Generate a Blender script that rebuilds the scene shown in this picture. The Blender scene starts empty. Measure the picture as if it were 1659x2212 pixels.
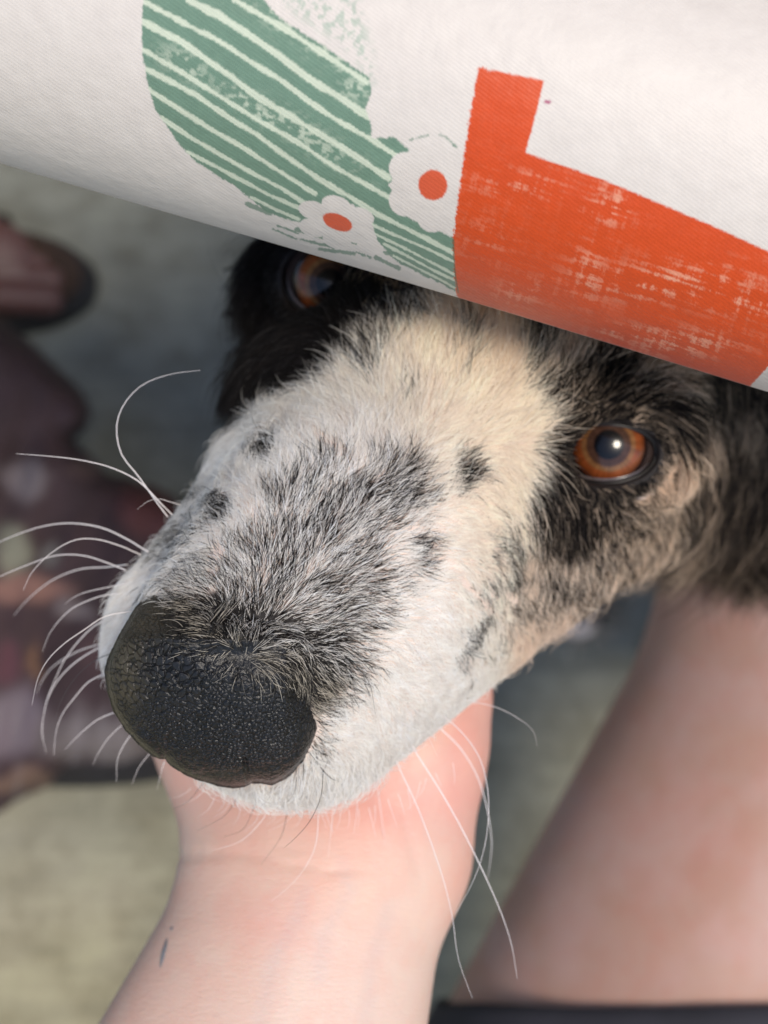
import bpy, math, random
import numpy as np
import openvdb as vdb
from mathutils import Matrix, Vector

random.seed(3)
rng = np.random.default_rng(7)
S = bpy.context.scene
COL = S.collection

# ------------------------------------------------------------------ camera
W, H, F = 768.0, 1024.0, 1300.0
CAM = np.array([0.0, 0.0, 0.90])
PITCH = math.radians(25.0)
CP, SP = math.cos(PITCH), math.sin(PITCH)
R3 = np.array([[1, 0, 0], [0, CP, -SP], [0, SP, CP]])      # camera axes -> world axes
cd = bpy.data.cameras.new('camera')
cd.sensor_fit = 'HORIZONTAL'; cd.sensor_width = 24.0; cd.lens = F / W * 24.0
cd.clip_start = 0.01; cd.clip_end = 200.0
cd.dof.use_dof = True; cd.dof.focus_distance = 0.212; cd.dof.aperture_fstop = cd.lens / 3.3
cam = bpy.data.objects.new('camera', cd); COL.objects.link(cam)
cam.location = CAM; cam.rotation_euler = (PITCH, 0, 0)
S.camera = cam

# ------------------------------------------------------------------ light
SUN_EL, SUN_AZ = math.radians(63), math.radians(146)      # soft high light from the upper right
world = bpy.data.worlds.new('World'); S.world = world; world.use_nodes = True
nt = world.node_tree
for n in list(nt.nodes): nt.nodes.remove(n)
sky = nt.nodes.new('ShaderNodeTexSky'); sky.sky_type = 'NISHITA'; sky.sun_disc = False
sky.sun_elevation = SUN_EL; sky.sun_rotation = SUN_AZ
bg = nt.nodes.new('ShaderNodeBackground'); bg.inputs[1].default_value = 0.088
out = nt.nodes.new('ShaderNodeOutputWorld')
nt.links.new(sky.outputs[0], bg.inputs[0]); nt.links.new(bg.outputs[0], out.inputs[0])
sl = bpy.data.lights.new('sun', 'SUN'); sl.energy = 1.5; sl.angle = math.radians(16); sl.color = (1.0, 0.90, 0.76)
sun = bpy.data.objects.new('sun', sl); COL.objects.link(sun)
sd_ = Vector((math.sin(SUN_AZ) * math.cos(SUN_EL), math.cos(SUN_AZ) * math.cos(SUN_EL), math.sin(SUN_EL)))
sun.rotation_euler = sd_.to_track_quat('Z', 'Y').to_euler()
sun.location = sd_ * 30
S.view_settings.view_transform = 'Standard'; S.view_settings.look = 'None'
S.view_settings.exposure = 1.12; S.view_settings.gamma = 1.0; S.view_settings.use_curve_mapping = False
S.cycles.use_denoising = True
S.cycles.max_bounces = 9; S.cycles.diffuse_bounces = 7; S.cycles.glossy_bounces = 3
S.cycles.transparent_max_bounces = 8; S.cycles.sample_clamp_indirect = 4.0
S.cycles_curves.shape = 'RIBBONS'

# ------------------------------------------------------------------ helpers
Q = W / 1659.0                                            # photo notes were taken on a 1659 px wide view


def C(px, py, d):
    """camera-space point (metres) on the sight line of a photo pixel at depth d"""
    return np.array([(px - W / 2) * d / F, (H / 2 - py) * d / F, -d])


def CQ(qx, qy, d): return C(qx * Q, qy * Q, d)


def to_world(p): return np.asarray(p) @ R3.T + CAM


def to_cam(p): return (np.asarray(p, float) - CAM) @ R3


def proj_q(pc):
    d = -pc[:, 2]
    return ((pc[:, 0] * F / d + W / 2) / Q, (H / 2 - pc[:, 1] * F / d) / Q)


def hashgrid(seed, n=256):
    return np.random.default_rng(seed).random((n, n)).astype(np.float32)


def vn2(x, y, seed=0):
    """smooth value noise 0..1"""
    g = hashgrid(seed); n = g.shape[0]
    x = np.asarray(x, np.float64) + 1000.0; y = np.asarray(y, np.float64) + 1000.0
    xi = np.floor(x).astype(int); yi = np.floor(y).astype(int)
    fx = x - xi; fy = y - yi
    fx = fx * fx * (3 - 2 * fx); fy = fy * fy * (3 - 2 * fy)
    a = g[xi % n, yi % n]; b = g[(xi + 1) % n, yi % n]; c = g[xi % n, (yi + 1) % n]; d = g[(xi + 1) % n, (yi + 1) % n]
    return (a * (1 - fx) + b * fx) * (1 - fy) + (c * (1 - fx) + d * fx) * fy


def fbm2(x, y, seed=0, o=3):
    t = 0; a = 1; s = 0
    for k in range(o):
        t = t + a * vn2(x * 2 ** k, y * 2 ** k, seed + k * 11); s += a; a *= 0.5
    return t / s


def sstep(a, b, x):
    t = np.clip((x - a) / (b - a), 0, 1); return t * t * (3 - 2 * t)


def mixc(a, b, t):
    return np.asarray(a) * (1 - t[:, None]) + np.asarray(b) * t[:, None]


def sd_poly(x, y, poly):
    """signed distance to a polygon, negative inside"""
    P = np.asarray(poly, float); d = np.full(x.shape, 1e18); ins = np.zeros(x.shape, bool)
    n = len(P)
    for i in range(n):
        a = P[i]; b = P[(i + 1) % n]; e = b - a
        wx = x - a[0]; wy = y - a[1]
        t = np.clip((wx * e[0] + wy * e[1]) / (e @ e), 0, 1)
        d = np.minimum(d, (wx - e[0] * t) ** 2 + (wy - e[1] * t) ** 2)
        c = (a[1] > y) != (b[1] > y)
        with np.errstate(divide='ignore', invalid='ignore'):
            xi = a[0] + (y - a[1]) * e[0] / (e[1] if e[1] else 1e-9)
        ins ^= c & (x < xi)
    d = np.sqrt(d)
    return np.where(ins, -d, d)


def d_line(x, y, pts):
    """distance to a polyline"""
    d = np.full(x.shape, 1e18)
    for a, b in zip(pts[:-1], pts[1:]):
        ex, ey = b[0] - a[0], b[1] - a[1]
        wx = x - a[0]; wy = y - a[1]
        t = np.clip((wx * ex + wy * ey) / (ex * ex + ey * ey), 0, 1)
        d = np.minimum(d, (wx - ex * t) ** 2 + (wy - ey * t) ** 2)
    return np.sqrt(d)


# ---- signed distance shapes (camera space)
def cone(a, ra, b, rb):
    a = np.asarray(a, np.float32); b = np.asarray(b, np.float32); e = b - a; l2 = float(e @ e)

    def f(p):
        w = p - a
        t = np.clip((w @ e) / l2, 0, 1)
        return np.sqrt(((w - t[:, None] * e) ** 2).sum(1)) - (ra + (rb - ra) * t)
    return f


def ellip(c, r, axes=None):
    c = np.asarray(c, np.float32); r = np.asarray(r, np.float32)
    A = None if axes is None else np.asarray(axes, np.float32)   # rows are the axes

    def f(p):
        w = p - c
        if A is not None: w = w @ A.T
        k0 = np.sqrt(((w / r) ** 2).sum(1)); k1 = np.sqrt(((w / (r * r)) ** 2).sum(1)) + 1e-9
        return k0 * (k0 - 1.0) / k1
    return f


def smin(a, b, k):
    h = np.clip(0.5 + 0.5 * (b - a) / k, 0, 1)
    return b * (1 - h) + a * h - k * h * (1 - h)


def smax(a, b, k): return -smin(-a, -b, k)


def axis(lo, hi, h): return np.arange(lo, hi + h, h)


def mesh_sdf(f, xs, ys, zs):
    X, Y, Z = np.meshgrid(xs, ys, zs, indexing='ij')
    pts = np.stack([X.ravel(), Y.ravel(), Z.ravel()], 1).astype(np.float32)
    v = np.empty(len(pts), np.float32)
    for i in range(0, len(pts), 400000): v[i:i + 400000] = f(pts[i:i + 400000])
    arr = np.clip(v, -0.02, 0.02).reshape(X.shape).astype(np.float32) * 100
    arr[0] = arr[-1] = 2; arr[:, 0] = arr[:, -1] = 2; arr[:, :, 0] = arr[:, :, -1] = 2
    g = vdb.FloatGrid(5.0); g.copyFromArray(arr)
    V, Qd = g.convertToQuads(isovalue=0.0)
    V = V.astype(float)
    P = np.stack([np.interp(V[:, k], np.arange(len(s)), s) for k, s in enumerate((xs, ys, zs))], 1)
    return P, Qd[:, ::-1].astype(int)


def grad(f, p, h=0.0006):
    p = p.astype(np.float32); g = np.zeros(p.shape)
    for k in range(3):
        e = np.zeros(3, np.float32); e[k] = h
        for i in range(0, len(p), 400000):
            g[i:i + 400000, k] = f(p[i:i + 400000] + e) - f(p[i:i + 400000] - e)
    return g / (np.linalg.norm(g, axis=1, keepdims=True) + 1e-12)


# ---- objects
def link(o, parent=None):
    COL.objects.link(o)
    if parent is not None: o.parent = parent
    return o


def thing(name, label, cat, loc, group=None):
    o = bpy.data.objects.new(name, None); o.empty_display_size = 0.05
    o.location = loc; o['label'] = label; o['category'] = cat
    if group: o['group'] = group
    return link(o)


def tag(o, label=None, cat=None, kind=None, group=None):
    if label: o['label'] = label
    if cat: o['category'] = cat
    if kind: o['kind'] = kind
    if group: o['group'] = group
    return o


def mesh_obj(name, verts_w, faces, mat, parent=None, colors=None, smooth=True, loc=None):
    """verts in world metres; faces an int array or a list"""
    v = np.asarray(verts_w, float)
    org = np.array(loc if loc is not None else (parent.location if parent is not None else (0, 0, 0)), float)
    if parent is not None and parent.parent is not None: org = np.array(parent.parent.location) + np.array(parent.location)
    v = v - org
    me = bpy.data.meshes.new(name)
    if isinstance(faces, np.ndarray):
        n, k = faces.shape
        me.vertices.add(len(v)); me.vertices.foreach_set('co', v.ravel())
        me.loops.add(n * k); me.loops.foreach_set('vertex_index', faces.ravel().astype(np.int32))
        me.polygons.add(n); me.polygons.foreach_set('loop_start', np.arange(n, dtype=np.int32) * k)
        me.update(calc_edges=True)
    else:
        me.from_pydata([tuple(x) for x in v], [], faces)
    me.validate()
    me.polygons.foreach_set('use_smooth', np.full(len(me.polygons), smooth))
    if colors is not None:
        a = me.color_attributes.new('col', 'FLOAT_COLOR', 'POINT')
        c = np.ones((len(v), 4), np.float32); c[:, :3] = colors
        a.data.foreach_set('color', c.ravel())
    me.materials.append(mat)
    o = bpy.data.objects.new(name, me)
    if parent is None: o.location = org
    return link(o, parent)


def tube(path, radii, sides=8, closed=False):
    """verts, quads of a tube along a path (world or camera coords alike)"""
    P = np.asarray(path, float); n = len(P)
    T = np.roll(P, -1, 0) - np.roll(P, 1, 0) if closed else np.gradient(P, axis=0)
    T /= np.linalg.norm(T, axis=1, keepdims=True) + 1e-12
    up = np.array([0.3, 0.2, 0.93]); ring = []
    radii = np.broadcast_to(radii, (n,))
    for i in range(n):
        a = np.cross(T[i], up); a /= np.linalg.norm(a) + 1e-12; b = np.cross(T[i], a)
        for k in range(sides):
            t = 2 * math.pi * k / sides
            ring.append(P[i] + radii[i] * (math.cos(t) * a + math.sin(t) * b))
    fs = []
    for i in range(n if closed else n - 1):
        j = (i + 1) % n
        for k in range(sides):
            l = (k + 1) % sides
            fs.append((i * sides + k, i * sides + l, j * sides + l, j * sides + k))
    return np.array(ring), np.array(fs)


def spline(pts, n=24):
    P = np.asarray(pts, float); m = len(P)
    E = np.vstack([2 * P[0] - P[1], P, 2 * P[-1] - P[-2]])
    t = np.linspace(0, m - 1 - 1e-6, n); i = t.astype(int); f = (t - i)[:, None]
    a, b, c, d = E[i], E[i + 1], E[i + 2], E[i + 3]
    return 0.5 * (2 * b + (c - a) * f + (2 * a - 5 * b + 4 * c - d) * f ** 2 + (3 * b - a - 3 * c + d) * f ** 3)


# ------------------------------------------------------------------ materials
def mat_new(name):
    m = bpy.data.materials.new(name); m.use_nodes = True
    return m, m.node_tree, m.node_tree.nodes['Principled BSDF']


def N(t, typ, **kw):
    n = t.nodes.new(typ)
    for k, v in kw.items():
        if k.startswith('i_'):
            n.inputs[int(k[2:])].default_value = v
        else: setattr(n, k, v)
    return n


def noise(t, scale, detail=4, rough=0.55, vec=None, dist=0.0):
    n = N(t, 'ShaderNodeTexNoise'); n.inputs['Scale'].default_value = scale
    n.inputs['Detail'].default_value = detail; n.inputs['Roughness'].default_value = rough
    n.inputs['Distortion'].default_value = dist
    if vec is not None: t.links.new(vec, n.inputs['Vector'])
    return n


def ramp(t, src, stops):
    r = N(t, 'ShaderNodeValToRGB'); el = r.color_ramp.elements
    el[0].position, el[0].color = stops[0][0], (*stops[0][1], 1)
    el[1].position, el[1].color = stops[-1][0], (*stops[-1][1], 1)
    for p, c in stops[1:-1]:
        e = el.new(p); e.color = (*c, 1)
    t.links.new(src, r.inputs[0]); return r


def objvec(t, scale=(1, 1, 1), rot=(0, 0, 0)):
    tc = N(t, 'ShaderNodeTexCoord'); mp = N(t, 'ShaderNodeMapping')
    mp.inputs['Scale'].default_value = scale; mp.inputs['Rotation'].default_value = rot
    t.links.new(tc.outputs['Object'], mp.inputs[0]); return mp.outputs[0]


def mixn(t, mode, fac, a, b):
    m = N(t, 'ShaderNodeMix', data_type='RGBA', blend_type=mode)
    for inp, v in ((m.inputs[0], fac), (m.inputs[6], a), (m.inputs[7], b)):
        if hasattr(v, 'links') or hasattr(v, 'is_linked'): t.links.new(v, inp)
        elif isinstance(v, (int, float)): inp.default_value = v
        else: inp.default_value = (*v, 1)
    return m.outputs[2]


def bump(t, p, h, strength, dist, prev=None):
    b = N(t, 'ShaderNodeBump'); b.inputs['Strength'].default_value = strength; b.inputs['Distance'].default_value = dist
    t.links.new(h, b.inputs['Height'])
    if prev is not None: t.links.new(prev, b.inputs['Normal'])
    t.links.new(b.outputs[0], p.inputs['Normal']); return b.outputs[0]


def attr(t, name='col'):
    a = N(t, 'ShaderNodeAttribute'); a.attribute_name = name; return a.outputs['Color']


def concrete():
    m, t, p = mat_new('concrete')
    v = objvec(t)
    n1 = noise(t, 3.0, 5, 0.6, v); n2 = noise(t, 22, 5, 0.7, v); n3 = noise(t, 260, 3, 0.6, v)
    streak = noise(t, 14, 4, 0.6, objvec(t, (1, 9, 1), (0, 0, 0.5)))
    c = ramp(t, n1.outputs[0], [(0.3, (0.15, 0.16, 0.145)), (0.55, (0.215, 0.225, 0.20)), (0.75, (0.29, 0.285, 0.25))]).outputs[0]
    c = mixn(t, 'MULTIPLY', 0.75, c, ramp(t, n2.outputs[0], [(0.33, (0.55, 0.52, 0.46)), (0.55, (1, 1, 1)), (0.7, (1.1, 1.12, 1.08))]).outputs[0])
    c = mixn(t, 'MULTIPLY', 0.5, c, ramp(t, streak.outputs[0], [(0.35, (0.7, 0.7, 0.68)), (0.6, (1.05, 1.05, 1.0))]).outputs[0])
    c = mixn(t, 'MULTIPLY', 0.5, c, ramp(t, n3.outputs[0], [(0.3, (0.7, 0.7, 0.7)), (0.6, (1.05, 1.05, 1.05))]).outputs[0])
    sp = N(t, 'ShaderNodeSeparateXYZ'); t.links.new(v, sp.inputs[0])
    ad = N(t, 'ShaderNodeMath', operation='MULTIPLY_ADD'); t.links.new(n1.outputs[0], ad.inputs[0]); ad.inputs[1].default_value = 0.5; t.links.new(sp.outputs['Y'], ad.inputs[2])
    warm_light = ramp(t, ad.outputs[0], [(0.36, (1.55, 1.36, 1.02)), (0.62, (1, 1, 1))]).outputs[0]      # warm light painted into the slab colour towards the near side
    c = mixn(t, 'MULTIPLY', 1.0, c, warm_light)
    t.links.new(c, p.inputs['Base Color']); p.inputs['Roughness'].default_value = 0.85
    b = bump(t, p, n2.outputs[0], 0.4, 0.004); bump(t, p, n3.outputs[0], 0.5, 0.0008, b)
    return m


def skin_human(name, bright=1.0, bm=0.00022, sss=0.004):
    m, t, p = mat_new(name)
    v = objvec(t)
    n1 = noise(t, 28, 4, 0.6, v, 0.5); n2 = noise(t, 120, 4, 0.65, v, 0.6); n3 = noise(t, 1500, 3, 0.6, v)
    cr = noise(t, 500, 3, 0.6, objvec(t, (1, 3.2, 1), (0, 0, 0.25)), 1.0)
    c = mixn(t, 'MULTIPLY', 1.0, attr(t), ramp(t, n1.outputs[0], [(0.3, (1.01, 0.92, 0.90)), (0.5, (1, 1, 1)), (0.7, (0.98, 1.01, 1.03))]).outputs[0])
    c = mixn(t, 'MULTIPLY', 0.7, c, ramp(t, n2.outputs[0], [(0.3, (1.0, 0.88, 0.86)), (0.55, (1, 1, 1)), (0.72, (1.03, 1.05, 1.03))]).outputs[0])
    t.links.new(c, p.inputs['Base Color'])
    p.inputs['Roughness'].default_value = 0.52
    p.inputs['Subsurface Weight'].default_value = 0.25
    p.inputs['Subsurface Radius'].default_value = (1.0, 0.35, 0.2); p.inputs['Subsurface Scale'].default_value = sss
    b = bump(t, p, cr.outputs[0], 0.5, bm); bump(t, p, n3.outputs[0], 0.4, bm * 0.4, b)
    return m


def attr_mat(name, rough=0.8, bumps=((300, 0.3, 0.0003),), sheen=0.0, spec=0.5):
    m, t, p = mat_new(name)
    t.links.new(attr(t), p.inputs['Base Color']); p.inputs['Roughness'].default_value = rough
    p.inputs['Sheen Weight'].default_value = sheen; p.inputs['Specular IOR Level'].default_value = spec
    prev = None; v = objvec(t)
    for s, st, d in bumps: prev = bump(t, p, noise(t, s, 4, 0.6, v).outputs[0], st, d, prev)
    return m


def plain(name, col, rough=0.6, bumps=(), spec=0.5, coat=0.0, var=0.25):
    m, t, p = mat_new(name)
    v = objvec(t); n = noise(t, 60, 4, 0.6, v)
    c = mixn(t, 'MULTIPLY', 1.0, col, ramp(t, n.outputs[0], [(0.3, (1 - var,) * 3), (0.7, (1 + var * 0.4,) * 3)]).outputs[0])
    t.links.new(c, p.inputs['Base Color']); p.inputs['Roughness'].default_value = rough
    p.inputs['Specular IOR Level'].default_value = spec; p.inputs['Coat Weight'].default_value = coat
    prev = None
    for s, st, d in bumps: prev = bump(t, p, noise(t, s, 4, 0.6, v).outputs[0], st, d, prev)
    return m


def fur_mat():
    m, t, p = mat_new('dog_fur')
    a = attr(t)
    hi = N(t, 'ShaderNodeHairInfo')
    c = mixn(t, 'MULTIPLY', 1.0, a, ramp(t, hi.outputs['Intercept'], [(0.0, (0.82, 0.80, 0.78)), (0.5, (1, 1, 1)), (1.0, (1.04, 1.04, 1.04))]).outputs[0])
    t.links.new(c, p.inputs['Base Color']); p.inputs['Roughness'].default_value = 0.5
    p.inputs['Specular IOR Level'].default_value = 0.10
    tr = N(t, 'ShaderNodeBsdfTranslucent'); t.links.new(c, tr.inputs[0])
    ms = N(t, 'ShaderNodeMixShader'); ms.inputs[0].default_value = 0.40
    t.links.new(p.outputs[0], ms.inputs[1]); t.links.new(tr.outputs[0], ms.inputs[2])
    t.links.new(ms.outputs[0], t.nodes['Material Output'].inputs[0])
    return m


# ------------------------------------------------------------------ ground and the added, unseen wall and roof
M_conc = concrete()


def box(x0, x1, y0, y1, z0, z1):
    v = np.array([(x, y, z) for z in (z0, z1) for y in (y0, y1) for x in (x0, x1)], float)
    f = np.array([(0, 2, 3, 1), (4, 5, 7, 6), (0, 1, 5, 4), (2, 6, 7, 3), (0, 4, 6, 2), (1, 3, 7, 5)])
    return v, f


def build_ground():
    v = np.array([(-60, -60, 0), (60, -60, 0), (60, 60, 0), (-60, 60, 0)], float)
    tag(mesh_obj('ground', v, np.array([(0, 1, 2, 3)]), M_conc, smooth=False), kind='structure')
    # unseen wall and roof, added on the far side to shape reflections and shade
    stucco = plain('stucco', (0.50, 0.40, 0.28), 0.9, ((40, 0.5, 0.004),))
    timber = plain('timber', (0.22, 0.13, 0.07), 0.7, ((90, 0.4, 0.002),))
    v, f = box(-4, 4, 3.4, 3.6, 0, 2.9)
    tag(mesh_obj('added_wall', v, f, stucco, smooth=False), 'beige stucco wall added out of view beyond the dog to shape the light', 'wall')
    roof = thing('added_shade_roof', 'timber roof added out of view to shape shade and reflections', 'roof', (0, 0, 2.6))
    for i in range(12):
        y = 1.45 + i * 0.16
        v, f = box(-4, 4, y, y + 0.15, 2.6, 2.63); mesh_obj('plank', v, f, timber, roof, smooth=False)
    for i in range(9):
        x = -3.6 + i * 0.9
        v, f = box(x - 0.04, x + 0.04, 1.3, 3.39, 2.44, 2.597); mesh_obj('rafter', v, f, timber, roof, smooth=False)
    for x in (-3.9, 3.9):
        v, f = box(x - 0.06, x + 0.06, 1.5, 1.62, 0, 2.438); mesh_obj('post', v, f, timber, roof, smooth=False)


build_ground()

# ------------------------------------------------------------------ dog shapes
NOSE_POLY = [(x * Q, y * Q) for x, y in
             [(326, 1276), (291, 1316), (258, 1372), (234, 1424), (228, 1450), (232, 1492), (245, 1535), (270, 1576), (300, 1608),
              (326, 1630), (344, 1640), (357, 1640), (368, 1653), (398, 1672), (425, 1684), (448, 1690), (470, 1697), (503, 1702),
              (532, 1699), (545, 1692), (558, 1692), (588, 1695), (612, 1684), (633, 1668), (655, 1642), (672, 1610), (690, 1575),
              (700, 1530), (700, 1470), (690, 1410), (640, 1350), (560, 1300), (470, 1262), (390, 1258)]]
DN = 0.221                                                # depth of the nose's mid plane


def nose_sdf(p):
    d = -p[:, 2]; k = F / np.maximum(d, 1e-3)
    px = p[:, 0] * k + W / 2; py = H / 2 - p[:, 1] * k
    s = np.maximum(-sd_poly(px, py, NOSE_POLY), -40)                # >0 inside, px
    t = np.clip(s / 105.0, 0, 1)
    prof = 0.10 + 0.90 * np.sqrt(np.maximum(1 - (1 - t) ** 2.4, 0))
    # the mid plane leans: the lower edge lies farther away than the bridge
    lean = ((py - 650) * 0.42 - (px - 250) * 0.10) * 0.00016 + np.maximum(640 - py, 0) * 0.00032 + np.maximum(px - 285, 0) * sstep(745, 700, py) * 0.00022
    front = DN + lean - 0.0150 * prof
    back = DN + lean + 0.016 * prof
    # shallow hollow along the top where fur meets leather
    dent = 0.0012 * np.exp(-((px - 240) ** 2 / 60 ** 2 + (py - 655) ** 2 / 14 ** 2))
    f = np.maximum(front + dent - d, d - back)
    return smax(f, -s * 0.00016, 0.0022) * 0.8


EYE_R = C(606, 447, 0.2700)
EYE_L = C(329, 283, 0.2830)
RB = 0.0118


def unit(v): v = np.asarray(v, float); return v / np.linalg.norm(v)


HU = unit((0.25, 0.38, 0.89))                             # crown direction of the head
HR = unit(np.array([0.85, -0.52, 0.0]))                   # the head's left-right line, towards the right eye in the picture


def frame_of(n, xdir):
    n = unit(n); x = unit(xdir - n * (xdir @ n)); return np.array([x, np.cross(n, x), n])


GAZE_R = unit(-EYE_R + np.array([0.012, 0.010, 0]))
GAZE_L = unit(unit(-EYE_L) + np.array([0.02, 0.0, 0.0]))
FR_R = frame_of(unit(-EYE_R) + 0.12 * HR, unit((1.0, 0.02, 0)))
FR_L = frame_of(unit(-EYE_L) + np.array([-0.18, 0, 0]), unit((0.75, -0.55, 0)))

HEAD = [  # (shape, blend)
    (cone(C(266, 664, 0.243), 0.0228, C(345, 575, 0.254), 0.0272), 0.008),
    (cone(C(345, 575, 0.256), 0.0272, C(430, 450, 0.278), 0.0360), 0.012),
    (cone(C(430, 450, 0.284), 0.0370, C(515, 330, 0.310), 0.0500), 0.02),
    (ellip(C(530, 300, 0.330), (0.056, 0.060, 0.052)), 0.02),
    (cone(C(252, 640, 0.2350), 0.0195, C(350, 530, 0.2470), 0.0225), 0.008),      # bridge
    # upper lips / flews and chin
    (cone(C(306, 698, 0.250), 0.0190, C(445, 595, 0.270), 0.0200), 0.007),
    (cone(C(172, 616, 0.254), 0.0112, C(280, 518, 0.270), 0.0166), 0.008),
    (cone(C(164, 656, 0.252), 0.0108, C(290, 712, 0.252), 0.0130), 0.006),
    (cone(C(262, 705, 0.268), 0.0150, C(440, 560, 0.292), 0.0240), 0.008),
    # cheeks
    (cone(C(510, 510, 0.288), 0.0250, C(622, 462, 0.314), 0.0240), 0.012),
    (cone(C(314, 395, 0.305), 0.0135, C(368, 300, 0.320), 0.0230), 0.010),
    # brow and lids
    (ellip(EYE_R, (0.0162, 0.0142, 0.0138)), 0.006),
    (ellip(EYE_L, (0.0148, 0.0142, 0.0136)), 0.006),
    (cone(C(545, 390, 0.267), 0.0070, C(640, 388, 0.272), 0.0075), 0.008),
    (cone(C(352, 262, 0.278), 0.0070, C(400, 290, 0.270), 0.0080), 0.008),
    # ears, laid back
    (ellip(C(750, 410, 0.350), (0.020, 0.030, 0.013)), 0.012),
    (ellip(C(345, 225, 0.345), (0.015, 0.024, 0.012)), 0.012),
]


def dw(x, y, z): return to_cam((x, y, z))


BODY = [
    (cone(C(540, 290, 0.345), 0.055, dw(0.10, 0.36, 0.52), 0.080), 0.03),
    (cone(dw(0.10, 0.38, 0.48), 0.095, dw(0.14, 0.78, 0.46), 0.105), 0.04),
    (cone(dw(0.14, 0.78, 0.46), 0.100, dw(0.16, 1.00, 0.42), 0.085), 0.04),
    (cone(dw(0.15, 0.40, 0.44), 0.050, dw(0.145, 0.41, 0.20), 0.020), 0.03),
    (cone(dw(0.145, 0.41, 0.20), 0.019, dw(0.14, 0.37, 0.035), 0.017), 0.01),
    (ellip(dw(0.140, 0.345, 0.020), (0.024, 0.035, 0.020)), 0.01),
    (cone(dw(0.04, 0.42, 0.44), 0.048, dw(0.045, 0.45, 0.20), 0.020), 0.03),
    (cone(dw(0.045, 0.45, 0.20), 0.019, dw(0.04, 0.44, 0.035), 0.017), 0.01),
    (ellip(dw(0.040, 0.42, 0.020), (0.024, 0.035, 0.020)), 0.01),
    (cone(dw(0.21, 0.98, 0.38), 0.065, dw(0.23, 0.94, 0.24), 0.035), 0.03),
    (cone(dw(0.23, 0.94, 0.24), 0.028, dw(0.23, 1.05, 0.15), 0.018), 0.01),
    (cone(dw(0.23, 1.05, 0.15), 0.018, dw(0.23, 1.02, 0.03), 0.018), 0.01),
    (cone(dw(0.10, 0.98, 0.38), 0.065, dw(0.09, 0.94, 0.24), 0.035), 0.03),
    (cone(dw(0.09, 0.94, 0.24), 0.028, dw(0.09, 1.05, 0.15), 0.018), 0.01),
    (cone(dw(0.09, 1.05, 0.15), 0.018, dw(0.09, 1.02, 0.03), 0.018), 0.01),
    (cone(dw(0.16, 1.05, 0.46), 0.030, dw(0.17, 1.28, 0.30), 0.018), 0.02),
]


def opening(E, FR, rx, ry, off):
    return ellip(E + FR[2] * 0.011 + FR[0] * off[0] + FR[1] * off[1], (rx, ry, 0.012), FR)


OPEN_R = opening(EYE_R, FR_R, 0.0108, 0.0060, (-0.0014, -0.0007))
OPEN_L = opening(EYE_L, FR_L, 0.0080, 0.0072, (-0.0004, 0.0))


def dog_sdf(p):
    f = None
    for s, k in HEAD + BODY:
        v = s(p); f = v if f is None else smin(f, v, k)
    for O in (OPEN_R, OPEN_L): f = smax(f, -O(p), 0.0014)
    return f


def axis_mix(lo, a, b, hi, h, H_):
    return np.unique(np.round(np.concatenate([axis(lo, a, H_), axis(a, b, h), axis(b, hi, H_)]), 6))


# ---- coat: where the hairs are dark and what the pale ones look like (painted on by place on the dog)
BLOBS = [  # q x, q y, rx, ry, angle, strength
    (575, 982, 36, 22, -20, 0.85), (992, 1022, 26, 40, 10, 0.85), (1032, 1002, 16, 22, 0, 0.5),
    (905, 1195, 34, 52, -10, 0.60), (475, 1105, 34, 22, 0, 0.70), (420, 1062, 26, 14, -20, 0.5),
    (880, 1055, 60, 36, 30, 0.66), (640, 1060, 80, 40, -30, 0.52), (800, 1250, 62, 50, 20, 0.52),
    (380, 1165, 70, 40, -30, 0.42), (860, 1010, 60, 28, 20, 0.6), (720, 1010, 50, 30, 0, 0.5),
    (1210, 1245, 60, 30, 20, 0.85), (1108, 1238, 16, 24, 0, 0.75), (1030, 1370, 14, 70, 35, 0.5),
    (1150, 1300, 70, 30, -30, 0.45), (1330, 1180, 60, 40, -20, 0.45), (1060, 1190, 14, 30, 0, 0.4),
    (1390, 1110, 70, 34, -20, 0.7), (1460, 1230, 60, 60, 0, 0.9), (820, 770, 30, 26, 0, 0.75), (800, 800, 24, 30, 0, 0.8),
    (1000, 740, 24, 60, 20, 0.28), (1015, 800, 20, 30, 20, 0.30), (880, 860, 22, 30, 0, 0.18),
]
P_BRIDGE = [(330, 1262), (450, 1190), (590, 1100), (720, 1015), (840, 985), (930, 1080), (880, 1140), (850, 1180), (862, 1290),
            (830, 1390), (800, 1470), (745, 1530), (700, 1600), (640, 1640), (300, 1640), (230, 1450)]
P_BASE = [(330, 1290), (450, 1240), (600, 1280), (740, 1320), (800, 1400), (770, 1480), (715, 1560), (690, 1640), (300, 1640), (230, 1450)]
P_LEFT = [(300, 1000), (470, 950), (560, 880), (640, 850), (720, 815), (785, 790), (800, 740), (850, 700), (900, 690), (960, 650), (985, 600), (900, 300),
          (300, 300)]
P_REYE = [(1130, 1010), (1165, 900), (1120, 860), (1140, 800), (1210, 690), (1270, 730), (1330, 790), (1480, 830), (1500, 900), (1440, 1000),
          (1400, 1060), (1350, 1120), (1270, 1170), (1190, 1180), (1130, 1120)]
P_RIGHT = [(1480, 800), (1545, 900), (1500, 980), (1450, 1060), (1460, 1180), (1380, 1260), (1280, 1290), (1260, 1340), (1700, 1500), (1900, 500), (1400, 600),
           (1480, 730)]


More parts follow.
